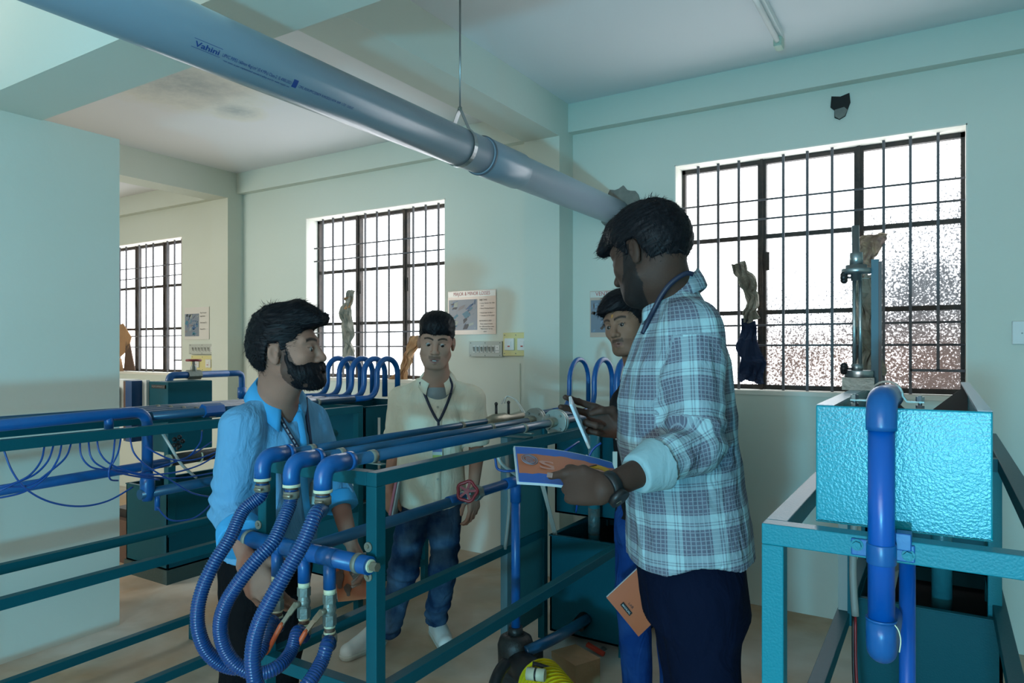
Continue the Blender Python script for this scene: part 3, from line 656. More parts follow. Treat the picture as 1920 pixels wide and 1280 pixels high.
# top pipes
for (X, r, y0) in ((-1.345, 0.0165, 1.252), (-1.49, 0.0135, 1.275), (-1.63, 0.0120, 1.292)):
    z = 1.203 if X > -1.4 else 1.198
    MB().tube([(X, y0 + 0.05, z), (X, 3.02, z)], r, 18).build('pipe', BLUED, rig)
    er = 0.0235 if X > -1.4 else 0.0228
    MB().tube(elbow_pts((X, y0 + 0.085, z), (X, y0, z), (X, y0 - 0.0, z - 0.062), 0.040, 9), er, 20).build('elbow', BLUE, rig)
    MB().tube([(X, y0 + 0.084, z), (X, y0 + 0.10, z)], er + 0.0015, 20).build('elbow_collar', BLUE, rig)
    el = MB().tube([(X, y0, z - 0.060), (X, y0, z - 0.068)], er + 0.0005, 20).build('glue_ring', TAPE, rig)
    MB().tube([(X, y0, z - 0.066), (X, y0, z - 0.080)], er - 0.006, 14).build('hose_nipple', RUST, rig)
    for yy in (y0 + 0.18, 2.25): strap(rig, (X, yy, z), (0, 1, 0), r, foot=((X - r - 0.02, yy - 0.009, z - r - 0.003), (X + r + 0.025, yy + 0.009, z - r)))
    hook(rig, X, 3.0, 3.14 if X > -1.4 else 3.19, z, 1.448, 1.17, r + 0.0005, 0.225)
MB().box((LX, 2.22, TZ), (RX, 2.28, TZ + 0.004)).build('clamp_plate', TEAL, rig)
# flanges of the flow meters
def flange(X, y, z, R, r):
    f = MB(); f.tube([(X, y, z), (X, y + 0.014, z)], R, 36); f.tube([(X, y + 0.018, z), (X, y + 0.030, z)], R, 36); f.tube([(X, y + 0.012, z), (X, y + 0.02, z)], R * 0.93, 30)
    o = f.build('flange', IRON if X < -1.4 else mat('flange_grey', (0.24, 0.30, 0.28), 0.4, 0.4, bump=0.15, bscale=60), rig, bevel=0.0015)
    b = MB()
    for k in range(4):
        a = math.pi / 4 + k * math.pi / 2; b.tube([(X + R * .72 * math.cos(a), y - 0.007, z + R * .72 * math.sin(a)), (X + R * .72 * math.cos(a), y + 0.036, z + R * .72 * math.sin(a))], 0.0055, 6, True, False)
    b.build('bolt', IRON, o)
    MB().tube([(X, y - 0.055, z), (X, y - 0.02, z), (X, y - 0.02, z), (X, y, z)], [r * 1.22, r * 1.22, r * 1.05, r * 1.05], 20).build('pipe_socket', BRASS, rig)
    MB().tube([(X, y + 0.03, z), (X, y + 0.05, z)], r * 1.25, 20).build('pipe_socket', BRASS, rig)
flange(-1.345, 2.50, 1.203, 0.052, 0.0165); flange(-1.49, 2.58, 1.200, 0.048, 0.0135)
vm = MB(); vm.tube([(-1.63, 2.42, 1.198), (-1.63, 2.47, 1.198), (-1.63, 2.56, 1.198), (-1.63, 2.60, 1.198), (-1.63, 2.72, 1.198)], [0.012, 0.026, 0.026, 0.016, 0.024], 18); vm.build('venturi_body', BRASS, rig)
for yy in (2.50, 2.60):
    c = MB().tube([(-1.63, yy, 1.21), (-1.63, yy, 1.262)], 0.006, 10).build('gauge_cock', BLACK, rig); MB().ball((-1.63, yy, 1.266), 0.008, 10, 6).build('cock_knob', BLACK, c)
MB().tube([pt(946, 756, 3.05), pt(949, 744, 3.05), pt(957, 744, 3.05), pt(970, 752, 3.0), pt(985, 775, 2.95)], 0.0035, 8, sub=6).build('tapping_tube', CLEAR, rig)
MB().tube([pt(940, 757, 3.08), pt(945, 748, 3.08), pt(956, 743, 3.08), pt(968, 752, 3.05), pt(980, 772, 3.0)], 0.0032, 8, sub=6).build('tapping_tube', CLEAR, rig)
for (pa, pb, pc, pd) in (((1030, 843), (1040, 862), (1065, 868), (1100, 855)),): MB().tube([pt(*pa, 2.75), pt(*pb, 2.75), pt(*pc, 2.8), pt(*pd, 2.9)], 0.007, 10, sub=6).build('milky_tube', CLEAR, rig)
MB().tube([pt(1127, 830, 2.9), pt(1108, 848, 2.9), pt(1090, 900, 2.9), pt(1080, 960, 3.0)], 0.005, 8, sub=6).build('tapping_tube', TUBE, rig)
MB().tube([pt(1085, 828, 2.8), pt(1060, 845, 2.7), pt(1020, 870, 2.7), pt(965, 882, 2.6), pt(935, 880, 2.6), pt(929, 862, 2.6), pt(926, 845, 2.6)], 0.005, 8, sub=6).build('tapping_tube', TUBE, rig)
MB().tube([pt(930, 845, 2.7), pt(940, 868, 2.7), pt(970, 892, 2.8), pt(985, 905, 2.9)], 0.007, 8, sub=6).build('milky_tube', CLEAR, rig)
for k in range(3): MB().tube([pt(1012 + 3 * k, 900, 2.9), pt(1026 + 2 * k, 950, 3.05), pt(1038 + k * 3, 1002, 3.3)], 0.004, 8, sub=5).build('drain_tube', CLEAR, rig)
MB().tube([(LX + 0.05, 2.72, 1.05), (LX + 0.045, 2.76, 0.8), (LX + 0.02, 2.76, 0.56)], 0.009, 8, sub=4).build('grey_cable', GREYP, rig)
# header with tees, ball valves and hoses
HY, HZ = FY - TB / 2 - 0.026, 0.922
MB().tube([(LX - 0.055, HY, HZ), (RX + 0.02, HY, HZ)], 0.0250, 24).build('header_pipe', BLUE, rig)
for x in (LX - 0.005, RX + 0.0):
    strap(rig, (x - 0.02, HY, HZ), (1, 0, 0), 0.0250, 0.016)
    for dz in (1, -1):
        t = MB(); t.tube([(x - 0.008 + 0.0, FY - 0.024, HZ + dz * 0.04), (x - 0.008, FY - 0.019, HZ + dz * 0.04)], 0.0135, 14); t.build('strap_tab', STRAP, rig)
        t = MB(); t.tube([(x - 0.008, FY - 0.029, HZ + dz * 0.042), (x - 0.008, FY - 0.023, HZ + dz * 0.042)], 0.006, 8); t.build('screw', BRASS, rig)
MB().tube([(RX + 0.02, HY, HZ), (RX + 0.026, HY, HZ)], 0.0175, 20).build('tape_ring', TAPE, rig); cp = MB(); hexnut(cp, (RX + 0.024, HY, HZ), (RX + 0.048, HY, HZ), 0.0125); cp.build('end_plug', BRASS, rig)
def ball_valve(x, seed, ang, lever=True):
    z = HZ - 0.02
    MB().tube([(x - 0.032, HY, HZ), (x + 0.032, HY, HZ)], 0.0262, 24).build('tee', BLUE, rig)
    MB().tube([(x, HY, HZ - 0.01), (x, HY, HZ - 0.088)], 0.0175, 20).build('tee_stem', BLUE, rig)
    MB().tube([(x, HY, HZ - 0.086), (x, HY, HZ - 0.104)], 0.0165, 20).build('tape_ring', TAPE, rig)
    v = MB(); hexnut(v, (x, HY, HZ - 0.102), (x, HY, HZ - 0.128), 0.0195); v.tube([(x, HY, HZ - 0.126), (x, HY, HZ - 0.168)], [0.0165, 0.0165], 16); hexnut(v, (x, HY, HZ - 0.160), (x, HY, HZ - 0.19), 0.0195)
    v.ball((x, HY, HZ - 0.146), 0.019, 14, 8); vo = v.build('valve_body', IRON, rig, bevel=0.0015)
    MB().tube([(x, HY, HZ - 0.188), (x, HY, HZ - 0.196)], 0.0155, 18).build('tape_ring', TAPE, rig)
    MB().tube([(x, HY, HZ - 0.195), (x, HY, HZ - 0.215)], 0.0145, 14).build('hose_nipple', RUST, rig)
    MB().tube([(x, HY, HZ - 0.207), (x, HY, HZ - 0.213)], 0.0165, 14).build('tape_ring', TAPE, rig)
    if lever:
        c = Vector((x - 0.01, HY - 0.028, HZ - 0.146)); d = Vector((-math.sin(ang) * 0.85, -0.30, -math.cos(ang))).normalized()
        l = MB(); l.cyl((x, HY - 0.01, HZ - 0.146), tuple(c + Vector((0.01, -0.006, 0))), 0.0085, 10); l.beam(c + Vector((0.01, 0, 0.004)), c + d * 0.028, 0.016, 0.005, up=Vector((0, 1, 0))); l.beam(c + d * 0.026, c + d * 0.062 + Vector((0.0, -0.010, 0)), 0.013, 0.005, up=Vector((0, 1, 0)))
        lo = l.build('lever', BRASS, vo)
        MB().tube([c + d * 0.052 + Vector((0, -0.009, 0)), c + d * 0.060 + Vector((0, -0.010, 0)), c + d * 0.14 + Vector((0, -0.012, 0)), c + d * 0.148 + Vector((0, -0.012, 0))], [0.004, 0.0075, 0.0068, 0.004], 10).build('lever_grip', ORANGE, vo)
VX = [ony(520, 1040, HY).x, ony(570, 1050, HY).x, ony(618, 1060, HY).x]
ball_valve(VX[0], 1, 0.4, False); ball_valve(VX[1], 2, 0.42); ball_valve(VX[2], 3, 0.50)
def clampring(parent, a, b, r):
    o = MB().tube([a, b], r, 18).build('hose_clamp', STRAP, parent); m = (Vector(a) + Vector(b)) / 2
    MB().cyl(tuple(m + Vector((-0.002, -r - 0.003, 0))), tuple(m + Vector((0.022, -r + 0.001, 0.0))), 0.0045, 8).build('clamp_screw', BRASS, parent)
HR = 0.0190
def hpts(L): return [pt(x, y, d) for x, y, d in L]
e1 = Vector((-1.63, 1.292, 1.118)); e2 = Vector((-1.49, 1.275, 1.118)); e3 = Vector((-1.345, 1.252, 1.123))
v1 = Vector((VX[0], HY, HZ - 0.215)); v2 = Vector((VX[1], HY, HZ - 0.215)); v3 = Vector((VX[2], HY, HZ - 0.215))
h1 = hose(rig, [e1 + Vector((0, 0, 0.006)), e1 + Vector((-0.002, -0.004, -0.03))] + hpts([(457, 956, 1.93), (432, 1007, 1.88), (403, 1053, 1.84), (382, 1097, 1.82), (371, 1140, 1.81), (372, 1180, 1.81), (386, 1218, 1.82), (412, 1243, 1.84), (445, 1252, 1.87), (472, 1240, 1.9), (495, 1208, 1.95), (508, 1165, 2.0)]) + [v1 + Vector((0, 0, -0.03)), v1], HR)
h2 = hose(rig, [e2 + Vector((0, 0, 0.006)), e2 + Vector((0, -0.004, -0.03))] + hpts([(536, 964, 1.84), (513, 1014, 1.79), (480, 1050, 1.76), (443, 1098, 1.74), (421, 1137, 1.74), (413, 1176, 1.75), (422, 1217, 1.76), (446, 1248, 1.77), (484, 1262, 1.79), (520, 1250, 1.82), (545, 1222, 1.88), (558, 1184, 1.93)]) + [v2 + Vector((0, 0, -0.03)), v2], HR)
h3 = hose(rig, [e3 + Vector((0, 0, 0.006)), e3 + Vector((0, -0.004, -0.03))] + hpts([(592, 964, 1.70), (568, 1018, 1.66), (537, 1072, 1.63), (507, 1125, 1.61), (486, 1168, 1.60), (475, 1210, 1.60), (474, 1250, 1.60), (484, 1292, 1.61), (512, 1320, 1.63), (550, 1310, 1.67), (580, 1278, 1.70), (603, 1240, 1.75), (615, 1205, 1.79)]) + [v3 + Vector((0, 0, -0.03)), v3], HR)
for h_, e, v in ((h1, e1, v1), (h2, e2, v2), (h3, e3, v3)):
    clampring(h_, tuple(e + Vector((0, 0, 0.001))), tuple(e + Vector((0, 0, -0.018))), HR + 0.002); clampring(h_, tuple(v + Vector((0, 0, -0.002))), tuple(v + Vector((0, 0, -0.022))), HR + 0.002)
# feed pipe with gate valve and red wheel
FX, FZ = -1.55, 0.938
MB().tube(elbow_pts((FX, HY, FZ - 0.01), (FX, 2.53, FZ), (FX, 2.53, 0.30), 0.035), 0.0185, 20).build('feed_pipe', BLUED, rig)
MB().tube([(FX, 2.05, FZ), (FX, 2.065, FZ), (FX, 2.50, FZ)], [0.0185, 0.0195, 0.0195], 20).build('feed_pipe', BLUE, rig)
MB().tube(elbow_pts((FX, 2.44, FZ), (FX, 2.53, FZ), (FX, 2.53, FZ - 0.09), 0.03), 0.0235, 20).build('elbow', BLUE, rig); MB().tube([(FX, 2.53, 0.85), (FX, 2.53, 0.30)], 0.0195, 20).build('feed_pipe', BLUE, rig)
gy = ony(880, 930, 2.0); gy = onx(884, 930, FX).y
v = MB(); hexnut(v, (FX, gy - 0.05, FZ), (FX, gy - 0.02, FZ), 0.03); v.tube([(FX, gy - 0.03, FZ), (FX, gy + 0.03, FZ)], 0.024, 16); hexnut(v, (FX, gy + 0.02, FZ), (FX, gy + 0.05, FZ), 0.03)
vd = (Vector(pt(850, 901, 2.30)) - Vector((FX, gy, FZ))); vdn = vd.normalized(); c0 = Vector((FX, gy, FZ))
v.tube([c0, c0 + vdn * 0.04, c0 + vdn * 0.045, c0 + vdn * 0.07], [0.018, 0.016, 0.011, 0.010], 10); vo = v.build('gate_valve', IRON, rig)
MB().tube([c0 + vdn * 0.06, c0 + vdn * 0.115], 0.0045, 8).build('valve_stem', IRON, vo)
MB().tube([(FX, gy - 0.056, FZ), (FX, gy - 0.049, FZ)], 0.022, 16).build('tape_ring', TAPE, rig)
wc = c0 + vdn * 0.11; uu = vdn.orthogonal().normalized(); vv = vdn.cross(uu); w_ = MB()
w_.tube([wc + (uu * math.cos(2 * math.pi * i / 30) + vv * math.sin(2 * math.pi * i / 30)) * (0.036 + 0.003 * math.cos(5 * 2 * math.pi * i / 30)) for i in range(30)], 0.0062, 8, closed=True, cap=False)
for k in range(5):
    a = 2 * math.pi * k / 5; w_.beam(wc, wc + (uu * math.cos(a) + vv * math.sin(a)) * 0.036, 0.009, 0.006, up=vdn)
w_.cyl(wc - vdn * 0.006, wc + vdn * 0.006, 0.010, 10); w_.build('hand_wheel', RED, vo)
# sump tank, measuring tank, standing pipe
def tank(root, x0, x1, y0, y1, z0, z1, name, m, open_=True, t=0.012, lip=0.02):
    b = MB(); b.box((x0, y0, z0), (x1, y1, z0 + t)); b.box((x0, y0, z0), (x1, y0 + t, z1)); b.box((x0, y1 - t, z0), (x1, y1, z1)); b.box((x0, y0, z0), (x0 + t, y1, z1)); b.box((x1 - t, y0, z0), (x1, y1, z1))
    if lip:
        b.box((x0 - 0.004, y0 - 0.004, z1 - 0.004), (x1 + 0.004, y0 + lip, z1 + 0.003)); b.box((x0 - 0.004, y1 - lip, z1 - 0.004), (x1 + 0.004, y1 + 0.004, z1 + 0.003)); b.box((x0 - 0.004, y0, z1 - 0.004), (x0 + lip, y1, z1 + 0.003)); b.box((x1 - lip, y0, z1 - 0.004), (x1 + 0.004, y1, z1 + 0.003))
    o = b.build(name, m, root, bevel=0.0015)
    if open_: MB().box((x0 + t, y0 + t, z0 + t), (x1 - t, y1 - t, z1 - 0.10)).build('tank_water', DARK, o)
    return o
tank(rig, -1.745, -1.30, 3.19, 3.92, 0.03, 0.53, 'sump_tank', GREEN)
tank(rig, -1.86, -1.20, 3.46, 3.94, 0.58, 1.13, 'measuring_tank', GREEN)
for (x, y) in ((-1.74, 3.90), (-1.26, 3.90), (-1.26, 3.2)): post(rig, x, y, 0, 1.1 if y > 3.5 else 0.56)
sp = ony(1114, 950, 3.36); MB().tube([(sp.x, 3.36, 1.15), (sp.x, 3.36, 0.45)], 0.031, 20).build('standing_pipe', mat('teal_painted_pipe', (0.02, 0.16, 0.20), 0.3, bump=0.3, bscale=30), rig)
MB().tube([(sp.x, 3.36, 0.52), (sp.x, 3.36, 0.66)], 0.0318, 20).build('peeled_band', mat('peeled_metal', (0.10, 0.13, 0.12), 0.5, 0.4, bump=0.8, bscale=40, var=0.8, vscale=30, var_col=(0.02, 0.13, 0.16)), rig)
# suction pipe, drain cock
MB().tube([pt(1100, 1160, 3.5), pt(1060, 1185, 3.1), pt(1020, 1206, 2.95), pt(985, 1222, 2.9)], 0.024, 14, sub=5).build('suction_pipe', BLUED, rig)
MB().tube([ony(1096, 1158, 3.19) + Vector((0, 0.02, 0)), ony(1092, 1166, 3.19) + Vector((0, -0.05, 0))], 0.036, 14).build('tank_socket', BLACK, rig)
dc = ony(1128, 1222, 3.17); MB().tube([dc, dc + Vector((-0.02, -0.10, -0.035)), dc + Vector((-0.05, -0.13, -0.06)), dc + Vector((-0.06, -0.14, -0.2))], 0.011, 10, sub=5).build('drain_hose', CLEAR, rig)
MB().cyl(dc + Vector((0, 0.03, 0.0)), dc + Vector((-0.01, -0.07, -0.02)), 0.019, 12).build('drain_cock', GREYP, rig)
MB().obox(dc + Vector((-0.01, -0.05, 0.03)), Vector((.95, 0, -.3)), Vector((0, 1, 0)), Vector((.3, 0, .95)), 0.05, 0.012, 0.009).build('cock_handle', mat('orange_red', (0.6, 0.05, 0.02), 0.4), rig, bevel=0.003)

# ------------------------------------------------------------ the pump under it
pp = pt(1030, 1275, 2.62)
pump = thing('water_pump', 'yellow finned electric pump with black head under the front rig', 'pump', (pp.x, pp.y, 0.0))
hp = Vector((FX, 2.53, 0.0))
b = MB(); b.tube([hp + Vector((0, 0, .16)), hp + Vector((0, 0, .24)), hp + Vector((0, 0, .27)), hp + Vector((0, 0, .285))], [0.075, 0.078, 0.068, 0.045], 24); b.tube([hp + Vector((0, 0, .28)), hp + Vector((0, 0, .315))], [0.034, 0.03], 14)
b.tube([hp + Vector((0, 0, .2)), hp + Vector((.10, .06, .2))], [0.045, 0.035], 16); b.box((hp.x - .05, hp.y - .05, 0.0), (hp.x + .05, hp.y + .05, .17)); b.build('pump_head', mat('black_iron', (0.012, 0.012, 0.011), 0.5, bump=0.4, bscale=40), pump)
mc = Vector((pp.x + 0.02, pp.y - 0.03, 0.215)); ax = (Vector((mc.x, mc.y, 0)) - Vector((hp.x, hp.y, 0))).normalized(); mb = MB()
mb.tube([mc - ax * 0.12, mc + ax * 0.12], 0.075, 24)
for k in range(9):
    t = -0.10 + 0.025 * k; mb.tube([mc + ax * t, mc + ax * (t + 0.006)], 0.093, 24)
mb.build('motor', YELM, pump); MB().tube([mc + ax * 0.12, mc + ax * 0.165], [0.09, 0.075], 24).build('fan_cover', BLACK, pump)
MB().tube([Vector((hp.x, hp.y, .17)), mc - ax * 0.10], 0.06, 18).build('shaft_housing', BLACK, pump)
MB().box((mc.x - .05, mc.y - .05, 0), (mc.x + .05, mc.y + .05, 0.15)).build('foot', BLACK, pump)
h0 = pt(1000, 1243, 2.62); h1_ = pt(1042, 1256, 2.62); MB().tube([h0 + Vector((0, 0, -.05)), h0, h1_, h1_ + Vector((0, 0, -.05))], 0.009, 8).build('handle', BLACK, pump)
c0 = pt(988, 1262, 2.52); c1 = pt(1022, 1266, 2.5); MB().tube([c0, c1], 0.022, 18).build('capacitor', mat('capacitor_white', (0.5, 0.5, 0.36), 0.5), pump); MB().tube([c0.lerp(c1, .45), c0.lerp(c1, .55)], 0.0228, 18).build('capacitor_band', BLACK, pump)
MB().tube([pt(948, 1244, 2.5), pt(935, 1262, 2.45), pt(922, 1300, 2.4)], 0.022, 12, sub=4).build('pump_hose', BLACK, pump)
# cardboard box beside the pump
bx = MB(); bx.obox((-1.42, 2.84, 0.055), Vector((.9, -.436, 0)), Vector((.436, .9, 0)), Vector((0, 0, 1)), .09, .07, .055)
T(bx.build('cardboard_box', CARD), '', 'small plain brown box on the floor behind the yellow pump', 'box')

# ------------------------------------------------------------ the second pipe rig along the pier
RX2, LX2, BY2, TZ2, MZ2 = -2.85, -3.30, 2.92, 1.178, 0.595
rg = thing('pipe_rig', 'second teal rig behind, along the pier, with hanging thin blue tubes and five blue hooks', 'lab rig', (-3.07, 2.9, 0))
for (x, y) in ((RX2, 0.45), (LX2, 0.45), (RX2, BY2), (LX2, BY2)): post(rg, x, y, 0, TZ2 - 0.04, w_=0.04)
for x in (RX2, LX2):
    rail(rg, (x, 0.43, TZ2 - 0.02), (x, BY2 + 0.02, TZ2 - 0.02), w_=0.04); rail(rg, (x, 0.47, MZ2), (x, BY2 - .02, MZ2), w_=0.04)
rail(rg, (-2.83, 0.47, 0.10), (-2.83, BY2, 0.10)); rail(rg, (-3.30, 0.47, 0.11), (-3.30, 2.2, 0.11)); post(rg, -3.30, 2.19, 0, .09)
for z in (TZ2 - .02, MZ2): rail(rg, (LX2 + .02, 0.45, z), (RX2 - .02, 0.45, z), 'cross_rail', w_=0.04)
rail(rg, (LX2 + .02, BY2, TZ2 - .02), (RX2 - .02, BY2, TZ2 - .02), 'cross_rail', w_=0.04)
for k in range(5):
    X = -2.965 - 0.108 * k; r = [0.019, 0.016, 0.0145, 0.013, 0.012][k]; y0 = 1.76 if k == 0 else 0.5
    MB().tube([(X, y0, 1.205), (X, 3.0, 1.205)], r, 16).build('pipe', BLUED, rg); hook(rg, X, 2.98, 3.20, 1.205, 1.442, 1.195, 0.0178, 0.19, BLUE)
    for yy in (2.05, 2.72): strap(rg, (X, yy, 1.205), (0, 1, 0), r, foot=((X - .03, yy - .01, 1.178), (X + .03, yy + .01, 1.182)))
cb_ = MB(); q = onx(398, 771, -2.965); hexnut(cb_, (-2.965, q.y - 0.05, 1.21), (-2.965, q.y + 0.05, 1.21), 0.033); cb_.build('union', BLUE, rg)
# big drop pipe
MB().tube(elbow_pts((-2.95, 0.5, 1.205), (-2.95, 1.735, 1.232), (-2.95, 1.735, 0.90), 0.07, 10), 0.0225, 20).build('drop_pipe', BLUE, rg)
MB().tube([(-2.95, 1.735, 0.96), (-2.95, 1.735, 0.93), (-2.95, 1.735, 0.88), (-2.95, 1.735, 0.84)], [0.0225, 0.030, 0.030, 0.020], 20).build('elbow', BLUE, rg)
MB().tube([(-2.95, 1.70, 0.872), (-2.95, 2.9, 0.885)], 0.0225, 20).build('return_pipe', BLUED, rg); MB().tube([(-2.95, 1.78, 0.873), (-2.95, 1.78, 0.79)], 0.012, 12).build('branch', BLUE, rg)
MB().tube([(-2.95, 1.57, 1.228), (-2.95, 1.57, 1.17)], 0.018, 14).build('branch', BLUE, rg)
MB().tube([(-3.04, 0.5, 0.95), (-3.04, 2.9, 1.0)], 0.021, 18).build('return_pipe', BLUE, rg)
q = onx(365, 852, -3.04); MB().tube([(-3.04, q.y - .13, .985), (-3.04, q.y - 0.06, .987), (-3.04, q.y + 0.30, .99)], [0.027, 0.029, 0.024], 16).build('coupling', mat('dark_fitting', (0.03, 0.03, 0.028), 0.5, bump=0.3), rg)
for k in (-.135, .02): MB().tube([(-3.04, q.y + k, .985), (-3.04, q.y + k + .008, .985)], 0.0295, 16).build('tape_ring', TAPE, rg)
kn = onx(334, 828, -3.0); wv = MB(); 
for k in range(5):
    a = 2 * math.pi * k / 5; wv.ball(kn + Vector((0, math.cos(a) * .022, math.sin(a) * .022)), 0.011, 8, 6)
wv.cyl(kn, kn + Vector((-.05, .03, -.04)), 0.008, 8); wv.build('valve_knob', BLACK, rg)
# thin tubes
def tz(L, base=(0, 800), X=-2.86, s=2.667, r=0.0036, bow=0.03):
    n = len(L); return [onx(base[0] + x / s, base[1] + y / s, X + bow * math.sin(math.pi * i / max(n - 1, 1))) for i, (x, y) in enumerate(L)]
TL = [[(18, 112), (60, 220), (130, 310), (250, 375), (400, 397), (540, 370), (665, 300)], [(222, 98), (205, 170), (150, 240), (60, 290), (-20, 328)], [(268, 90), (240, 170), (170, 240), (60, 285), (-20, 305)],
      [(308, 86), (290, 160), (230, 250), (120, 325), (-20, 358)], [(355, 84), (330, 150), (260, 215), (150, 290), (40, 300)], [(400, 72), (405, 140), (440, 190), (490, 210), (620, 222), (740, 240)],
      [(443, 70), (455, 150), (510, 200), (640, 240), (800, 265)], [(485, 62), (500, 130), (560, 190), (700, 235), (860, 230), (1000, 190), (1095, 130)], [(575, 55), (565, 150), (545, 220), (552, 262), (590, 268)],
      [(605, 52), (590, 130), (560, 190), (545, 230)], [(650, 48), (670, 130), (740, 200), (860, 270), (960, 330), (1065, 352)], [(725, 95), (780, 130), (870, 165), (980, 162), (1095, 120)],
      [(1058, 75), (940, 150), (800, 200), (690, 235)], [(1010, 20), (1000, 80), (940, 150), (870, 165)], [(785, 400), (850, 465), (950, 462), (1010, 430), (1055, 385)], [(600, 215), (720, 245), (900, 255), (1090, 225)]]
for i, L in enumerate(TL):
    MB().tube(tz(L, X=-2.855 if i < 12 else -2.90), 0.0036, 8, sub=6).build('thin_tube', TUBE, rg)
for x, y in ((18, 108), (200, 98), (222, 94), (268, 88), (308, 84), (355, 80), (400, 70), (443, 66), (485, 60), (575, 52), (605, 48), (650, 45), (1010, 15)):
    p = onx(x / 2.667, 800 + y / 2.667, -2.855); n_ = MB(); n_.tube([p + Vector((0, 0, .016)), p + Vector((0, 0, -0.004))], 0.0035, 8); n_.tube([p + Vector((0, -.008, 0.004)), p + Vector((0, .008, .004))], 0.003, 6); n_.build('nozzle', BRASS, rg)
MB().tube([onx(304, 811, -2.9), onx(322, 841, -2.86), onx(341, 871, -2.86), onx(368, 895, -2.9)], 0.0065, 10, sub=6).build('clear_tube', CLEAR, rg)
# its tanks at the far end
tank(rg, -3.29, -2.86, 2.94, 3.52, 0.14, 0.60, 'sump_tank', GREEN); tank(rg, -3.31, -2.84, 2.96, 3.54, 0.78, 1.165, 'measuring_tank', GREEN)
for (x, y) in ((RX2, 3.52), (LX2, 3.52)): post(rg, x, y, 0, 1.15)
rail(rg, (RX2, 2.94, 0.13), (RX2, 3.52, 0.13)); 
MB().tube([(-2.81, 3.05, 1.10), (-2.81, 3.05, 0.80)], 0.008, 10).build('sight_tube', CLEAR, rg)

# ------------------------------------------------------------ the third rig behind, far left
r3 = thing('tank_rig', 'far left teal cabinet over a long open tank with blue tap pipe above', 'lab rig', (-4.43, 3.1, 0))
MB().box((-4.405, 2.60, 0.84), (-4.19, 2.915, 1.292)).build('cabinet', GREEN, r3, bevel=0.004)
MB().box((-4.365, 2.594, 1.250), (-4.215, 2.60, 1.272)).build('name_plate', BLACK, r3)
flat_text('FLOW APPARATUS', 0.014, Vector((-4.358, 2.5935, 1.2565)), Vector((1, 0, 0)), Vector((0, 0, 1)), GREYP, r3, width=0.135)
fr = MB(); fr.box((-4.455, 2.585, 0.80), (-4.408, 2.61, 1.30)); fr.build('pale_upright', WHITE, r3)
tank(r3, -4.67, -4.20, 2.60, 3.75, 0.09, 0.60, 'sump_tank', GREEN); MB().box((-4.68, 2.59, 0.0), (-4.19, 3.76, 0.09)).build('plinth', mat('dark_plinth', (0.03, 0.06, 0.055), 0.6, bump=0.3), r3)
for (x, y) in ((-4.22, 2.63), (-4.22, 3.10), (-4.65, 2.9)): post(r3, x, y, 0.3, 0.86, w_=0.05)
pz = 1.325
MB().tube(elbow_pts((-4.42, 2.75, 1.25), (-4.42, 2.75, pz), (-4.42, 3.20, pz), 0.04), 0.024, 18).build('tap_pipe', BLUE, r3)
MB().tube(elbow_pts((-4.42, 3.0, pz), (-4.42, 3.32, pz), (-4.42, 3.32, 0.7), 0.04), 0.022, 18).build('tap_pipe', BLUE, r3)
MB().tube([(-4.42, 3.32, 1.22), (-4.42, 3.32, 1.14)], 0.031, 18).build('pipe_socket', BLUE, r3)
vq = Vector((-4.42, onx(363, 703, -4.42).y, pz)); v = MB(); hexnut(v, vq + Vector((0, -.05, 0)), vq + Vector((0, .05, 0)), 0.034); v.tube([vq, vq + Vector((0, 0, .05)), vq + Vector((0, 0, .07)), vq + Vector((0, 0, .10))], [.022, .02, .012, .008], 12); vo = v.build('gate_valve', IRON, r3)
MB().tube([vq + Vector((math.cos(a) * .045, math.sin(a) * .045, .10)) for a in [2 * math.pi * i / 20 for i in range(20)]], 0.008, 8, closed=True, cap=False).build('hand_wheel', RED, vo)
sb = thing('starter_box', 'white electrical panel with grey meter between the pier edge and the far left teal cabinet', 'electrical box', (-4.6, 2.55, 0.85))
MB().box((-4.85, 2.52, 0.90), (-4.56, 2.64, 1.30)).build('panel', WHITE, sb, bevel=0.004); MB().box((-4.56, 2.52, 0.92), (-4.535, 2.64, 1.292)).build('red_edge', RUST, sb); MB().box((-4.535, 2.52, 0.90), (-4.462, 2.64, 1.296)).build('blue_side', mat('blue_side_sheet', (0.005, 0.05, 0.16), 0.4), sb)
MB().box((-4.80, 2.46, 1.08), (-4.585, 2.52, 1.262)).build('meter', GREYP, sb, bevel=0.025); MB().box((-4.78, 2.45, 1.13), (-4.68, 2.465, 1.24)).build('meter_window', mat('meter_glass', (0.4, 0.42, 0.4), 0.2), sb, bevel=0.01)
bs = thing('work_stand', 'low brown stand with dark tools on the floor at the edge of the pier', 'stand', (-4.9, 2.9, 0)); MB().box((-5.2, 2.7, 0), (-4.78, 3.3, 0.30)).build('top', RUST, bs); MB().box((-5.1, 2.75, .30), (-4.82, 3.0, .36)).build('tool_tray', BLACK, bs)

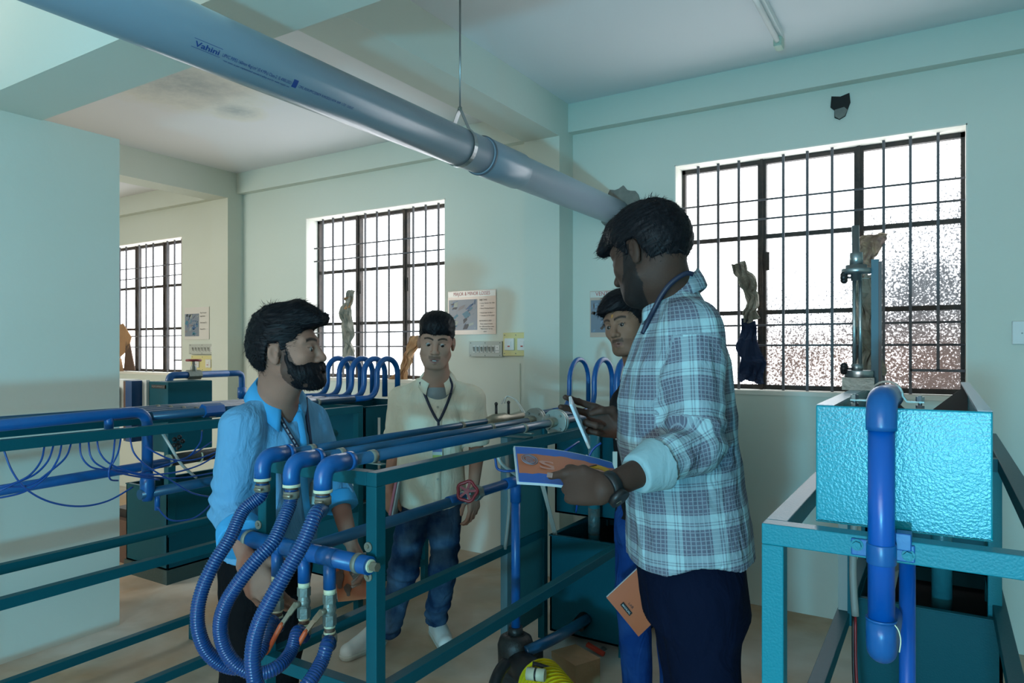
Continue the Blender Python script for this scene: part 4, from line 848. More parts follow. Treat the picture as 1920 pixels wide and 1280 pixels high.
# ------------------------------------------------------------ the flow channel rig at right
FX0, FX1, CY0 = -0.276, 0.165, 1.412
rr = thing('flow_channel_rig', 'bright turquoise channel rig at right with upright blue overflow pipe in front', 'lab rig', (-0.05, CY0, 0))
W3 = 0.04
for (x, y) in ((FX0, CY0), (FX1, CY0), (FX0, 3.35), (FX1, 3.35)): post(rr, x, y, 0, TZ - W3, m=TEALP, w_=W3)
rail(rr, (FX0 - W3 / 2, CY0, TZ - W3 / 2), (FX1 + W3 / 2, CY0, TZ - W3 / 2), 'cross_rail', TEALP, W3)
for x in (FX0, FX1):
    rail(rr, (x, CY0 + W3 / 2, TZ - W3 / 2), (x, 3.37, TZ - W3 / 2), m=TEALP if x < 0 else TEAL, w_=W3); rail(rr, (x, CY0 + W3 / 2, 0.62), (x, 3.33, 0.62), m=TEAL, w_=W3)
MB().box((FX0 + .02, 2.58, TZ - 0.04), (FX1 - .02, 2.62, TZ)).build('cross_rail', TEAL, rr)
cx0, cx1, cy0 = -0.208, 0.075, 1.455; cz0, cz1 = TZ + 0.002, 1.392; PLATE = mat('dull_steel_plate', (0.05, 0.048, 0.045), 0.6)
MB().box((cx0, cy0, cz0), (cx1, cy0 + .006, cz1)).build('channel_end_plate', TEALB, rr, bevel=0.003)
ch = MB(); ch.box((cx0, cy0, cz0), (cx1, 2.72, cz0 + .004)); ch.box((cx0, cy0 + .006, cz0), (cx0 + .004, 2.72, cz1)); ch.box((cx1 - .004, cy0 + .006, cz0), (cx1, 2.72, cz1)); ch.build('channel_body', TEALB, rr)
rm = mat('pale_rail', (0.30, 0.40, 0.46), 0.35, bump=0.1, bscale=120)
MB().box((cx0, cy0 + .006, cz1 - .004), (cx0 + .032, 2.72, cz1 + .001)).build('channel_rim', rm, rr); MB().box((cx1 - .022, cy0 + .006, cz1 - .004), (cx1, 2.72, cz1 + .001)).build('channel_rim', rm, rr)
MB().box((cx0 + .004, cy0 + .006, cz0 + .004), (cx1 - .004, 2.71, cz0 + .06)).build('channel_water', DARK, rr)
yn = 2.70; tr = MB()
tr.poly([Vector((cx0, yn, cz1)), Vector((cx0 + .11, yn, cz1 - .10)), Vector((cx0, yn, cz1 - .10))], Vector((0, .004, 0))); tr.poly([Vector((cx1, yn, cz1)), Vector((cx1, yn, cz1 - .10)), Vector((cx1 - .11, yn, cz1 - .10))], Vector((0, .004, 0))); tr.poly([Vector((cx0, yn, cz1 - .10)), Vector((cx1, yn, cz1 - .10)), Vector((cx1, yn, cz0)), Vector((cx0, yn, cz0))], Vector((0, .004, 0)))
tr.build('v_notch_plate', PLATE, rr)
# overflow pipe
ox, oy, orr = -0.0895, 1.362, 0.0212
MB().tube(elbow_pts((ox, cy0 + .14, 1.405), (ox, oy, 1.412), (ox, oy, 1.36), 0.045, 10), orr + .0035, 26).build('overflow_elbow', BLUE, rr)
MB().tube([(ox, oy, 1.366), (ox, oy, 1.03)], orr, 26).build('overflow_pipe', mat('bright_blue_pvc', (0.0, 0.080, 0.36), 0.3, bump=0.02, bscale=200), rr)
MB().tube([(ox, oy, 1.3655), (ox, oy, 1.371)], orr + .003, 26).build('glue_ring', TAPE, rr)
MB().tube(elbow_pts((ox, oy, 1.03), (ox, oy, 0.972), (ox, oy + 0.2, 0.972), 0.03, 8), orr + .003, 26).build('bottom_elbow', BLUE, rr)
MB().tube([(ox, oy, 1.030), (ox, oy, 1.034)], orr + .0036, 26).build('glue_ring', BLUE, rr)

cl = MB(); cl.tube([(ox, oy, 1.163), (ox, oy, 1.128)], orr + .0025, 26); cl.box((ox - .050, oy + .024, 1.130), (ox + .050, oy + .030, 1.160)); cl.box((ox + .02, oy + .02, 1.150), (ox + .045, oy + .05, 1.180)); cl.build('pipe_clamp', BLUE, rr, bevel=0.002)
for sx in (-.040, .040):
    c = Vector((ox + sx, oy + .026, 1.146 - sx * .08)); bt = MB(); bt.cyl(c, c + Vector((0, -.004, 0)), .0105, 14); hexnut(bt, c + Vector((0, -.003, 0)), c + Vector((0, -.010, 0)), .0075); bt.build('bolt', TEALP, rr)
# strap over the elbow with two bolts
cs = Vector((ox, cy0 + .045, 1.412)); sp_ = []
for i in range(13): a = math.pi * i / 12; sp_.append(cs + Vector((math.cos(a) * (orr + .006), 0, math.sin(a) * (orr + .006))))
sp_ = [cs + Vector((.062, 0, -.010)), cs + Vector((.034, 0, -.010))] + sp_ + [cs + Vector((-.034, 0, -.010)), cs + Vector((-.062, 0, -.010))]; sm_ = MB()
for i in range(len(sp_) - 1): sm_.beam(sp_[i], sp_[i + 1], .016, .003, up=Vector((0, .01, 1)) if i in (0, len(sp_) - 2) else (sp_[i] + sp_[i + 1] - 2 * cs).normalized())
so = sm_.build('saddle_strap', IRON, rr)
for s_ in (-1, 1):
    b = MB(); q = cs + Vector((s_ * .055, 0, -.022)); b.cyl(q, q + Vector((0, 0, .024)), .0035, 8); hexnut(b, q + Vector((0, 0, .013)), q + Vector((0, 0, .022)), .0075); hexnut(b, q + Vector((0, 0, .0)), q + Vector((0, 0, .006)), .0075); b.build('bolt', STEEL, so)
st_ = MB(); st_.tube([(ox + .021, oy - .012, 1.030), (ox + .027, oy - .014, 1.022), (ox + .030, oy - .012, 1.005), (ox + .028, oy - .012, .985)], .0011, 6, sub=4); st_.build('thread', TAPE, rr)
MB().tube([(-0.059, 1.60, 1.12), (-0.059, 1.60, 0.05)], .0148, 20).build('return_pipe', mat('bright_blue_pvc', (0.0, 0.080, 0.36)), rr)
MB().tube([(-0.08, 1.56, 1.13), (-0.085, 1.60, 1.10), (-0.105, 1.72, 0.98), (-0.12, 1.8, 0.90)], .019, 14, sub=4).build('grey_bend', GREYP, rr); MB().tube([(-0.082, 1.58, 1.115), (-0.092, 1.64, 1.06)], .024, 12).build('union', IRON, rr)
# hook gauge on the left rim
gx, gy_ = ony(1607, 712, 2.04).x, 2.04
hg = thing('hook_gauge', 'steel point gauge with black thumb knobs standing on the turquoise channel rim', 'gauge', (gx, gy_, cz1)); gz = lambda y: ony(1607, y, gy_).z
MB().box((gx - .034, gy_ - .022, cz1 + .0015), (gx + .042, gy_ + .022, gz(707))).build('base_plate', IRON, hg)
MB().tube([(gx + .005, gy_, gz(707)), (gx + .005, gy_, gz(694))], .035, 24).build('base', STEEL, hg, bevel=.002); MB().tube([(gx, gy_, gz(696)), (gx, gy_, gz(682))], .014, 14).build('base_boss', STEEL, hg)
b = MB()
for (dx, dy) in ((-.007, 0), (.007, .004)): b.tube([(gx + dx, gy_ + dy, gz(700)), (gx + dx, gy_ + dy, gz(520))], .0045, 10)
b.build('rod', STEEL, hg)
MB().tube([(gx - .002, gy_, gz(526)), (gx - .002, gy_, gz(514)), (gx - .002, gy_, gz(513)), (gx - .002, gy_, gz(504)), (gx - .002, gy_, gz(503)), (gx - .002, gy_, gz(497))], [.013, .013, .036, .036, .026, .026], 24).build('collar', STEEL, hg)
MB().tube([(gx - .002, gy_, gz(498)), (gx - .002, gy_, gz(474)), (gx - .003, gy_, gz(473)), (gx - .004, gy_, gz(423))], [.0165, .0155, .0095, .009], 20).build('sleeve', STEEL, hg)
for yy in (520, 691):
    q = ony(1592, yy, gy_ - .015); k_ = MB(); k_.cyl((gx, gy_, q.z), q + Vector((-.004, 0, 0)), .003, 8)
    for j in range(6):
        a = j * math.pi / 3; k_.ball(q + Vector((-.012, math.cos(a) * .008, math.sin(a) * .008)), .009, 8, 6)
    k_.build('thumb_knob', BLACK, hg)
s0 = ony(1634, 487, gy_ + .02); MB().box((s0.x, gy_ + .01, cz1), (s0.x + .017, gy_ + .03, s0.z)).build('scale_bar', mat('scale_teal', (.008, .07, .10), .5, .1), hg); MB().box((s0.x + .017, gy_ + .012, cz1), (s0.x + .024, gy_ + .032, s0.z - .006)).build('scale_edge', BLACK, hg)
MB().beam((gx, gy_, gz(522)), (s0.x, gy_ + .02, gz(522)), .006, .002).build('pointer', STEEL, hg)
# tanks under the channel
tank(rr, -0.272, 0.172, 2.80, 3.5, 0.08, 0.60, 'sump_tank', TEAL); tank(rr, -0.262, 0.172, 3.10, 3.5, 0.66, 1.10, 'measuring_tank', TEAL)
MB().tube([(0.0, 2.98, 1.12), (0.0, 2.98, 0.5)], .033, 20).build('standing_pipe', mat('teal_painted_pipe', (0.02, 0.16, 0.20)), rr)
post(rr, 0.152, 2.86, 0.0, 1.12, m=TEALP, w_=.04)
MB().box((-0.292, 2.52, .64), (-0.262, 2.62, 1.11)).build('board_edge', GREYP, rr); MB().box((-0.262, 2.50, .60), (-0.250, 2.60, 1.11)).build('board_frame', TEAL, rr)
wv = MB(); wv.ball((-0.238, 2.48, 1.07), .014, 10, 7, (1, 1, 1.5)); wv.build('red_knob', RED, rr)
MB().tube([(-0.235, 2.45, 1.0), (-0.24, 2.44, .80), (-0.232, 2.43, .66)], .011, 10, sub=4).build('grey_cable', GREYP, rr); MB().tube([(-0.232, 2.43, .66), (-.225, 2.38, .5), (-.20, 2.3, .3)], .0045, 8, sub=4).build('red_cable', RED, rr); MB().tube([(-0.238, 2.43, .66), (-.232, 2.38, .5), (-.21, 2.3, .3)], .0045, 8, sub=4).build('black_cable', BLACK, rr)

# the small motor under the second rig
q = onx(462, 1150, -3.02); mt = thing('water_pump', 'dark teal pump motor on the floor under the second rig, seen behind the ribbed hoses', 'pump', (q.x, q.y, 0))
MB().tube([Vector((q.x - .12, q.y - .05, .13)), Vector((q.x + .14, q.y + .05, .13))], .085, 20).build('motor', mat('dark_teal_motor', (0.006, 0.04, 0.05), 0.4, bump=0.3), mt); MB().tube([Vector((q.x + .14, q.y + .05, .13)), Vector((q.x + .19, q.y + .07, .13))], [.088, .07], 20).build('fan_cover', BLACK, mt)
MB().box((q.x - .1, q.y - .08, 0), (q.x + .1, q.y + .08, .06)).build('foot', RUST, mt); MB().tube([Vector((q.x - .02, q.y - .1, .22)), Vector((q.x + .03, q.y - .14, .17)), Vector((q.x + .05, q.y - .15, .08)), Vector((q.x + .05, q.y - .15, .0))], .012, 8, sub=5).build('grey_cable', GREYP, mt)
MB().tube([onx(442, 1130, -2.85), onx(430, 1110, -2.85), onx(432, 1090, -2.85), onx(447, 1086, -2.85)], .008, 8, sub=5).build('black_cable', BLACK, mt)
# ------------------------------------------------------------ people
def skin_mat(name, rough=0.58):
    m = mat(name, (0.2, 0.1, 0.07), rough, attr='Col', bump=0.08, bscale=220, spec=0.18); return m
SKIN = skin_mat('skin')
def hair_mat(name, col): return mat(name, col, 0.5, spec=0.14)
HAIRM = hair_mat('black_hair', (0.006, 0.006, 0.008))
EYEM = mat('eyeball', (0.5, 0.48, 0.45), 0.15, attr='Col')
def cloth_mat(name, col, bump=0.55, rough=0.85):
    m = mat(name, col, rough, spec=0.06); nt = m.node_tree; N = nt.nodes; L = nt.links; b = N['Principled BSDF']
    tc = N.new('ShaderNodeTexCoord'); mp = N.new('ShaderNodeMapping'); mp.inputs['Scale'].default_value = (1.3, 1.3, 0.6); mp.inputs['Rotation'].default_value = (0.4, 0.5, 0.2); L.new(tc.outputs['Object'], mp.inputs[0])
    n = N.new('ShaderNodeTexNoise'); n.inputs['Scale'].default_value = 13; n.inputs['Detail'].default_value = 3; n.inputs['Distortion'].default_value = 0.9; L.new(mp.outputs[0], n.inputs['Vector'])
    n2 = N.new('ShaderNodeTexNoise'); n2.inputs['Scale'].default_value = 350; L.new(tc.outputs['Object'], n2.inputs['Vector'])
    bp = N.new('ShaderNodeBump'); bp.inputs['Strength'].default_value = bump; bp.inputs['Distance'].default_value = 0.03; L.new(n.outputs[0], bp.inputs['Height'])
    b2 = N.new('ShaderNodeBump'); b2.inputs['Strength'].default_value = 0.12; b2.inputs['Distance'].default_value = 0.002; L.new(n2.outputs[0], b2.inputs['Height']); L.new(bp.outputs[0], b2.inputs['Normal']); L.new(b2.outputs[0], b.inputs['Normal'])
    return m
def plaid_mat():
    m = cloth_mat('plaid_cloth', (0.5, 0.55, 0.58), 0.6); nt = m.node_tree; N = nt.nodes; L = nt.links; b = N['Principled BSDF']
    at = N.new('ShaderNodeAttribute'); at.attribute_name = 'cloth_uv'; sx = N.new('ShaderNodeSeparateXYZ'); L.new(at.outputs['Vector'], sx.inputs[0])
    def M(op, a, bb=None, c=None):
        n = N.new('ShaderNodeMath'); n.operation = op
        for i, v in enumerate((a, bb, c)):
            if v is None: continue
            if isinstance(v, (int, float)): n.inputs[i].default_value = v
            else: L.new(v, n.inputs[i])
        return n.outputs[0]
    def stripes(co, per):
        f = M('FRACT', M('DIVIDE', co, per))
        def band(c, w): return M('LESS_THAN', M('ABSOLUTE', M('SUBTRACT', f, c)), w)
        broad = band(0.32, 0.32)
        line = band(0.05, 0.011)
        for c in (0.155, 0.26, 0.365, 0.47, 0.575): line = M('MAXIMUM', line, band(c, 0.011))
        thin = M('MAXIMUM', band(0.735, 0.016), band(0.80, 0.016))
        return M('MAXIMUM', broad, M('MULTIPLY', thin, 0.8)), line
    du, lu = stripes(sx.outputs['X'], 0.098); dv, lv = stripes(sx.outputs['Y'], 0.098)
    dk = M('MULTIPLY', M('ADD', du, dv), 0.5); ln = M('MULTIPLY', M('MAXIMUM', lu, lv), 0.38)
    mx = N.new('ShaderNodeMix'); mx.data_type = 'RGBA'; mx.inputs['A'].default_value = (0.34, 0.49, 0.52, 1); mx.inputs['B'].default_value = (0.115, 0.125, 0.165, 1); L.new(dk, mx.inputs['Factor'])
    m2 = N.new('ShaderNodeMix'); m2.data_type = 'RGBA'; m2.inputs['B'].default_value = (0.38, 0.48, 0.52, 1); L.new(mx.outputs['Result'], m2.inputs['A']); L.new(ln, m2.inputs['Factor'])
    L.new(m2.outputs['Result'], b.inputs['Base Color']); return m
def jeans_mat(name, col, col2):
    m = cloth_mat(name, col, 0.5); nt = m.node_tree; N = nt.nodes; L = nt.links; b = N['Principled BSDF']; tc = N.new('ShaderNodeTexCoord')
    n = N.new('ShaderNodeTexNoise'); n.inputs['Scale'].default_value = 9; n.inputs['Detail'].default_value = 5; L.new(tc.outputs['Object'], n.inputs['Vector']); r = N.new('ShaderNodeValToRGB'); e = r.color_ramp.elements
    e[0].position = 0.4; e[0].color = (*col, 1); e[1].position = 0.72; e[1].color = (*col2, 1); L.new(n.outputs[0], r.inputs[0]); L.new(r.outputs[0], b.inputs['Base Color']); return m
PLAID = plaid_mat(); SHIRTB = cloth_mat('sky_blue_shirt', (0.12, 0.31, 0.50)); SHIRTC = cloth_mat('beige_shirt', (0.72, 0.66, 0.52), 0.45); SHIRTD = cloth_mat('black_shirt', (0.012, 0.013, 0.014), 0.4)
COLLB = cloth_mat('sky_blue_collar', (0.06, 0.33, 0.62), 0.05); CUFFA = cloth_mat('pale_cuff', (0.27, 0.40, 0.43), 0.25)
NAVY = cloth_mat('navy_trousers', (0.003, 0.006, 0.019), 0.4); BLKT = cloth_mat('black_trousers', (0.006, 0.006, 0.007), 0.4)
JEAN = jeans_mat('blue_jeans', (0.012, 0.035, 0.085), (0.07, 0.13, 0.21)); JEAND = jeans_mat('bright_jeans', (0.006, 0.035, 0.15), (0.02, 0.07, 0.22))
LANY = mat('lanyard_ribbon', (0.006, 0.012, 0.035), 0.5); PRINT = mat('lanyard_print', (0.25, 0.28, 0.32), 0.5)
SHOE = mat('white_leather', (0.62, 0.62, 0.58), 0.45, bump=0.08, bscale=80); SHOEL = mat('shoe_trim', (0.12, 0.13, 0.13), 0.6); TEE = cloth_mat('grey_tee', (0.25, 0.29, 0.30), 0.2)

def head_ops(s, C, F, k, jaw=1.0, nose=1.0, mouth_open=0.0):
    """adds a head with face and ears; C = point between the ears, F = frame, k = size factor"""
    C = V(C); w = lambda *p: C + F @ (V(*p) * k); r = lambda *p: V(*p) * k
    E = lambda c, rr, kk=0.02, mode='u', FF=None: s.ell(w(*c), r(*rr), F if FF is None else FF, kk * k, mode)
    CN = lambda a, b, ra, rb, kk=0.01, mode='u': s.cone(w(*a), w(*b), ra * k, rb * k, kk * k, mode=mode)
    E((0, -.012, .040), (.0755, .098, .086)); E((0, .032, .0), (.066, .062, .075), .03)
    E((0, .036, -.052), (.055 * jaw, .054, .056), .03); E((0, .073, -.095), (.024, .020, .016), .025); E((0, .078, -.06), (.030, .022, .028), .02)
    for sx in (-1, 1):
        CN((sx * .052, .012, -.055), (sx * .03, .062, -.09), .018, .018, .03)                       # jaw line
        E((sx * .042, .062, -.018), (.020, .018, .018), .025)                                      # cheek
        CN((sx * .012, .090, .030), (sx * .048, .070, .033), .0105, .010, .015)                     # brow
        E((sx * .031, .099, .006), (.017, .013, .011), .012, 's')                                  # socket
    CN((0, .090, .018), (0, .110, -.020), .0085, .0115, .012); E((0, .112, -.026), (.0125 * nose, .0125, .0105), .008)
    for sx in (-1, 1):
        E((sx * .0125 * nose, .101, -.030), (.0085, .010, .008), .006); E((sx * .006, .108, -.037), (.003, .004, .004), .002, 's')
        E((sx * .031, .077, .005), (.0165, .0155, .0155), .004)                                     # lids
        E((sx * .031, .096, .0045), (.0120, .012, .0027), .0025, 's')
        Fe = F @ np.array([[math.cos(sx * .35), -math.sin(sx * .35), 0], [math.sin(sx * .35), math.cos(sx * .35), 0], [0, 0, 1]], dtype=np.float32)
        E((sx * .079, -.010, -.002), (.0085, .019, .030), .006, 'u', Fe); E((sx * .087, -.006, .004), (.006, .011, .018), .004, 's', Fe)
        E((sx * .081, -.001, -.006), (.005, .005, .009), .004); E((sx * .078, -.008, -.027), (.007, .010, .010), .005)
    mo = mouth_open
    CN((-.021, .089, -.0605), (0, .1005, -.058), .0045, .0062, .006); CN((.021, .089, -.0605), (0, .1005, -.058), .0045, .0062, .006)
    CN((-.017, .089, -.069 - mo), (0, .098, -.0705 - mo), .0045, .0068, .006); CN((.017, .089, -.069 - mo), (0, .098, -.0705 - mo), .0045, .0068, .006)
    E((0, .103, -.0642 - mo / 2), (.021, .014, .0014 + mo * .6), .002, 's')
    s.hd = (C, F, k)
def hand_ops(s, W, x, y, z, k, curls, thumb, spread=(0.10, 0.03, -0.04, -0.12)):
    """W wrist; x toward the fingers, y toward the thumb side, z out of the back of the hand; curls in degrees per joint"""
    W = V(W); x, y, z = (np.array(v, dtype=np.float32) / np.linalg.norm(v) for v in (x, y, z))
    y = y - x * float(x @ y); y /= np.linalg.norm(y); zz = np.cross(x, y); z = zz if float(zz @ z) > 0 else -zz
    g = lambda p: W + (x * p[0] + y * p[1] + z * p[2]) * k
    kn = [(.090, .031), (.094, .010), (.089, -.012), (.080, -.031)]
    for i, (kx, ky) in enumerate(kn): s.cone(g((.006, ky * .55, 0)), g((kx - .008, ky, 0.001)), .0155 * k, .0115 * k, .014 * k, flat=None)
    s.ell(g((.045, 0, -.003)), V(.045, .037, .014) * k, np.stack([x, y, z], 1), .012 * k)
    Ls = [(.042, .025, .021), (.047, .029, .022), (.043, .027, .021), (.034, .021, .019)]; tips = []
    for i, (kx, ky) in enumerate(kn):
        p = V(kx, ky, 0); a = 0.0; sp = spread[i]
        for j, L_ in enumerate(Ls[i]):
            a += math.radians(curls[i][j]); d = V(math.cos(a) * math.cos(sp), math.sin(sp) * math.cos(a), -math.sin(a)); q = p + d * L_
            r0 = (.0098, .0088, .0080, .0070)[j] - (.0012 if i == 3 else 0); r1 = (.0088, .0080, .0070)[j] - (.0012 if i == 3 else 0)
            s.cone(g(p), g(q), r0 * k, r1 * k, .0028 * k); s.cone(g(p), g(p), (r0 + .0006) * k, (r0 + .0006) * k, .003 * k); p = q
        tips.append(g(p))
    t = [V(*p) for p in thumb]
    for j in range(len(t) - 1): s.cone(g(t[j]), g(t[j + 1]), (.0150, .0112, .0098)[j] * k, (.0112, .0098, .0078)[j] * k, .006 * k)
    return tips, g(t[-1]), g
TH = [(.018, .022, -.008), (.050, .050, -.018), (.080, .062, -.024), (.104, .060, -.030)]
def skin_color(vs, C, F, k, base, lip, brow_th=0.0045, stubble=0.0, tache=0.0, tilak=False):
    q = (vs - C) @ F / k; x, y, z = q[:, 0], q[:, 1], q[:, 2]; col = np.tile(np.array(base, dtype=np.float32), (len(vs), 1))
    col *= (1 + 0.10 * pnoise(vs, 9, 1.0) + 0.05 * pnoise(vs, 40, 2.0))[:, None]
    def blend(m, c): col[:] = col * (1 - m[:, None]) + np.array(c, dtype=np.float32) * m[:, None]
    near = (np.abs(x) < .08) & (y > .04) & (np.abs(z) < .14)
    ax = np.abs(x)
    bz = .0265 + .006 * np.sin(np.clip((ax - .010) / .042, 0, 1) * 3.0); d = np.abs(z - bz - .003); m = near & (ax > .010) & (ax < .052) & (y > .05)
    blend(np.where(m, np.clip(1.6 - d / brow_th * 1.2, 0, 1) * .95, 0), (.01, .008, .007))
    m = near & (y > .085) & (z > -.0765 + ax * .25) & (z < -.0560 - ax * .2) & (ax < .021); blend(np.where(m, .75, 0), lip)
    if stubble: m = (y > .004) & (z < np.interp(y, [.0, .03, .045, .07, .1], [.03, .01, -.035, -.055, -.045])) & (z > -.16) & (ax < .09) & (y > -.06 - z * .8); blend(np.where(m & ~(near & (ax < .022) & (z > -.08) & (z < -.056)), stubble, 0), (.012, .010, .010))
    if tache: m = near & (ax < .026) & (z < -.044) & (z > -.0565 - ax * .12); blend(np.where(m, tache, 0), (.012, .010, .009))
    m = near & (ax > .016) & (ax < .046) & (np.abs(z - .009) < .0022) & (y > .07); blend(np.where(m, .7, 0), (.012, .009, .008))
    if tilak: blend(np.where(near & (ax < .004) & (np.abs(z - .045) < .006), .8, 0), (.55, .25, .05))
    return np.clip(col, 0.003, 1)
def eyes(root, C, F, k, look=(0, 0)):
    for sx in (-1, 1):
        c = V(C) + F @ (V(sx * .031, .0795, .005) * k); mb = MB(); mb.ball(c, .0135 * k, 24, 18); o = mb.build('eye', EYEM, root)
        me = o.data; co = np.zeros(len(me.vertices) * 3, dtype=np.float32); me.vertices.foreach_get('co', co); co = co.reshape(-1, 3); d = (co - c) @ F / (.0135 * k)
        g = np.array([look[0], math.sqrt(max(0, 1 - look[0] ** 2 - look[1] ** 2)), look[1]]); a = d @ g; colr = np.ones((len(co), 4), dtype=np.float32); colr[:, :3] = (.30, .27, .25); colr[a > .80, :3] = (.018, .010, .007)
        at = me.attributes.new('Col', 'FLOAT_COLOR', 'POINT'); at.data.foreach_set('color', colr.ravel())
        me.polygons.foreach_set('use_smooth', [True] * len(me.polygons))
HL = ([-.13, -.09, -.045, -.034, -.022, .008, .016, .030, .040, .055, .08, .14], [-.078, -.078, -.062, -.02, .028, .030, -.004, -.018, .02, .048, .060, .064])
def hair(root, C, F, k, vols, comb, hl=HL, h=0.003, strands=900, slen=0.03, name='hair', base=True, cuts=(), amp=0.0022, fade=0.0, mat_=None, seed=3, rad=0.00045):
    s = SDF(); C = V(C); w = lambda p: C + F @ (V(*p) * k)
    if base: s.ell(w((0, -.012, .043)), V(.0815, .103, .092) * k, F, .012)
    for v in vols:
        if v[0] == 'e': s.ell(w(v[1]), V(*v[2]) * k, F, .02 * k)
        else: s.cone(w(v[1]), w(v[2]), v[3] * k, v[4] * k, .02 * k)
    if hl is not None:
        ys, zs = hl
        def fn(P): q = (P - C) @ F / k; return (np.interp(q[:, 1], ys, zs) - q[:, 2]) * k * 0.8
        s.fnop(fn, C, 1.0, .006, 'i')
    for c in cuts: s.ell(w(c[0]), V(*c[1]) * k, F, .006, 's')
    vs, fs = s.mesh(h); n = vnormals(vs, fs); q = (vs - C) @ F / k; cb = np.array(comb, dtype=np.float32); cb /= np.linalg.norm(cb)
    al = q @ cb; qq = q - al[:, None] * cb * 0.88; vs = vs + n * ((pnoise(qq, 90, seed) * amp * .45 + pnoise(qq, 230, seed + 1) * amp * .35)[:, None])
    o = npmesh(name, vs, fs, mat_ or HAIRM, root)
    rs = np.random.RandomState(seed); pick = rs.choice(len(vs), min(strands, len(vs)), replace=False); mb = MB()
    dn = V(0, -.15, -1)
    for i in pick:
        p = Vector(vs[i].tolist()); nn = Vector(n[i].tolist()); bk = min(max((-.015 - q[i, 1]) / .05, 0), 1) if base else 0; d = Vector((F @ (cb * (1 - bk) + dn * bk)).tolist()); d = (d - nn * d.dot(nn) + Vector(rs.normal(size=3) * 0.25)); 
        if d.length < .05: continue
        d.normalize(); L_ = slen * rs.uniform(.4, 1.2); u = d.cross(nn).normalized() if d.cross(nn).length > 1e-3 else d.orthogonal()
        a = p - nn * .002; b = p + d * L_ * .5 + nn * L_ * rs.uniform(.01, .09); c = p + d * L_ + nn * L_ * rs.uniform(-.15, .10)
        r_ = rad * rs.uniform(.8, 1.8); mb.add([a - u * r_, a + u * r_, b + u * r_, b - u * r_, c], [(0, 1, 2, 3), (3, 2, 4)], True)
    mb.build(name + '_strands', mat_ or HAIRM, o); return s
def garment(s, name, m, root, h=0.005, wr=0.004, arms=(), seed=1, charts=None, fold_dir=None):
    """mesh a cloth volume and crumple it; arms = [(a, b)] axes around which folds run"""
    vs, fs = s.mesh(h); n = vnormals(vs, fs); d = np.zeros(len(vs), dtype=np.float32)
    q = vs.copy(); q[:, 2] *= 0.55; r = pnoise(q, 5.5, seed); r2 = pnoise(q + 0.3 * r[:, None] * .1, 13, seed + 1)
    d += (0.5 * r + (1 - np.abs(r2)) * .7 - .3) * wr
    for (a, b, amt) in arms:
        a = V(a); b = V(b); ab = b - a; L = np.linalg.norm(ab); ab = ab / L; p = vs - a; t = p @ ab; rad = np.linalg.norm(p - t[:, None] * ab, axis=1)
        m_ = np.clip(1 - np.abs(t / L - 1.0) * 1.8, 0, 1) * np.clip(1.6 - rad / .11, 0, 1)
        d += m_ * amt * np.sin(t * 110 + 2.2 * pnoise(vs, 9, seed + 3)) * (0.6 + 0.4 * pnoise(vs, 6, seed + 4))
    vs = vs + n * d[:, None]; uv = charts(vs) if charts else None
    return npmesh(name, vs, fs, m, root, uv=uv)
def ribbon(name, m, pts, wdt, root, normal, thick=0.0015):
    mb = MB(); P, _ = spline([Vector(p) for p in pts], [1] * len(pts), 5); vs = []; n = len(P)
    for i, p in enumerate(P):
        t = (P[min(i + 1, n - 1)] - P[max(i - 1, 0)]).normalized(); nn = Vector(normal if not callable(normal) else normal(p)); u = t.cross(nn).normalized(); o = u.cross(t).normalized()
        for (a, b) in ((-1, 0), (1, 0), (1, 1), (-1, 1)): vs.append(p + u * a * wdt / 2 + (o if o.dot(nn) > 0 else -o) * b * thick)
    fs = [(0, 3, 2, 1)] + [(i * 4 + k, i * 4 + (k + 1) % 4, i * 4 + 4 + (k + 1) % 4, i * 4 + 4 + k) for i in range(n - 1) for k in range(4)] + [((n - 1) * 4 + k) for k in range(4)] and None
    fs = [(0, 3, 2, 1), tuple((n - 1) * 4 + k for k in range(4))] + [(i * 4 + k, i * 4 + (k + 1) % 4, i * 4 + 4 + (k + 1) % 4, i * 4 + 4 + k) for i in range(n - 1) for k in range(4)]
    mb.add(vs, fs, True); return mb.build(name, m, root)
def on_cloth(sd, pix, d0, lift=0.002):
    out = []
    for (x, y) in pix:
        r = ray(x, y); o = EYE + r * d0; p = trace(sd, o, r.normalized(), 1.2); out.append(Vector(p.tolist()) - r.normalized() * lift)
    return out
def collar(root, C, F, rx, ry, m, back=0.045, front=0.0, fall=0.036, tip=0.075, gap=18, spread=0.022, seed=0, name='collar'):
    C = V(C); n = 40; rows = []; vs = []
    for i in range(n + 1):
        ph = math.radians(-180 + gap + (360 - 2 * gap) * i / n); ex = abs(ph) / math.pi; dx, dy = math.sin(ph), -math.cos(ph)
        top = back * (1 - ex) + front * ex - .004 * math.sin(ex * 3.14); fl = fall + (tip - fall) * max(0, (ex - .55) / .45) ** 1.5; sp = .014 + spread * ex
        for (rr, z) in ((0.0, top - .045), (-.002, top), (.004, top + .001), (.004 + sp * .7, top - fl * .55), (sp + .004, top - fl)):
            vs.append(tuple(C + F @ V(dx * (rx + rr), dy * (ry + rr) + .0, z)))
    fs = [(i * 5 + k, i * 5 + k + 1, i * 5 + 6 + k, i * 5 + 5 + k) for i in range(n) for k in range(4)]
    mb = MB(); mb.add(vs, fs, True); o = mb.build(name, m, root); md = o.modifiers.new('s', 'SOLIDIFY'); md.thickness = .0025; return o
def person(label, base): return thing('person', label, 'person', (base[0], base[1], 0))
def L2(F, O, *p): return V(O) + F @ V(*p)

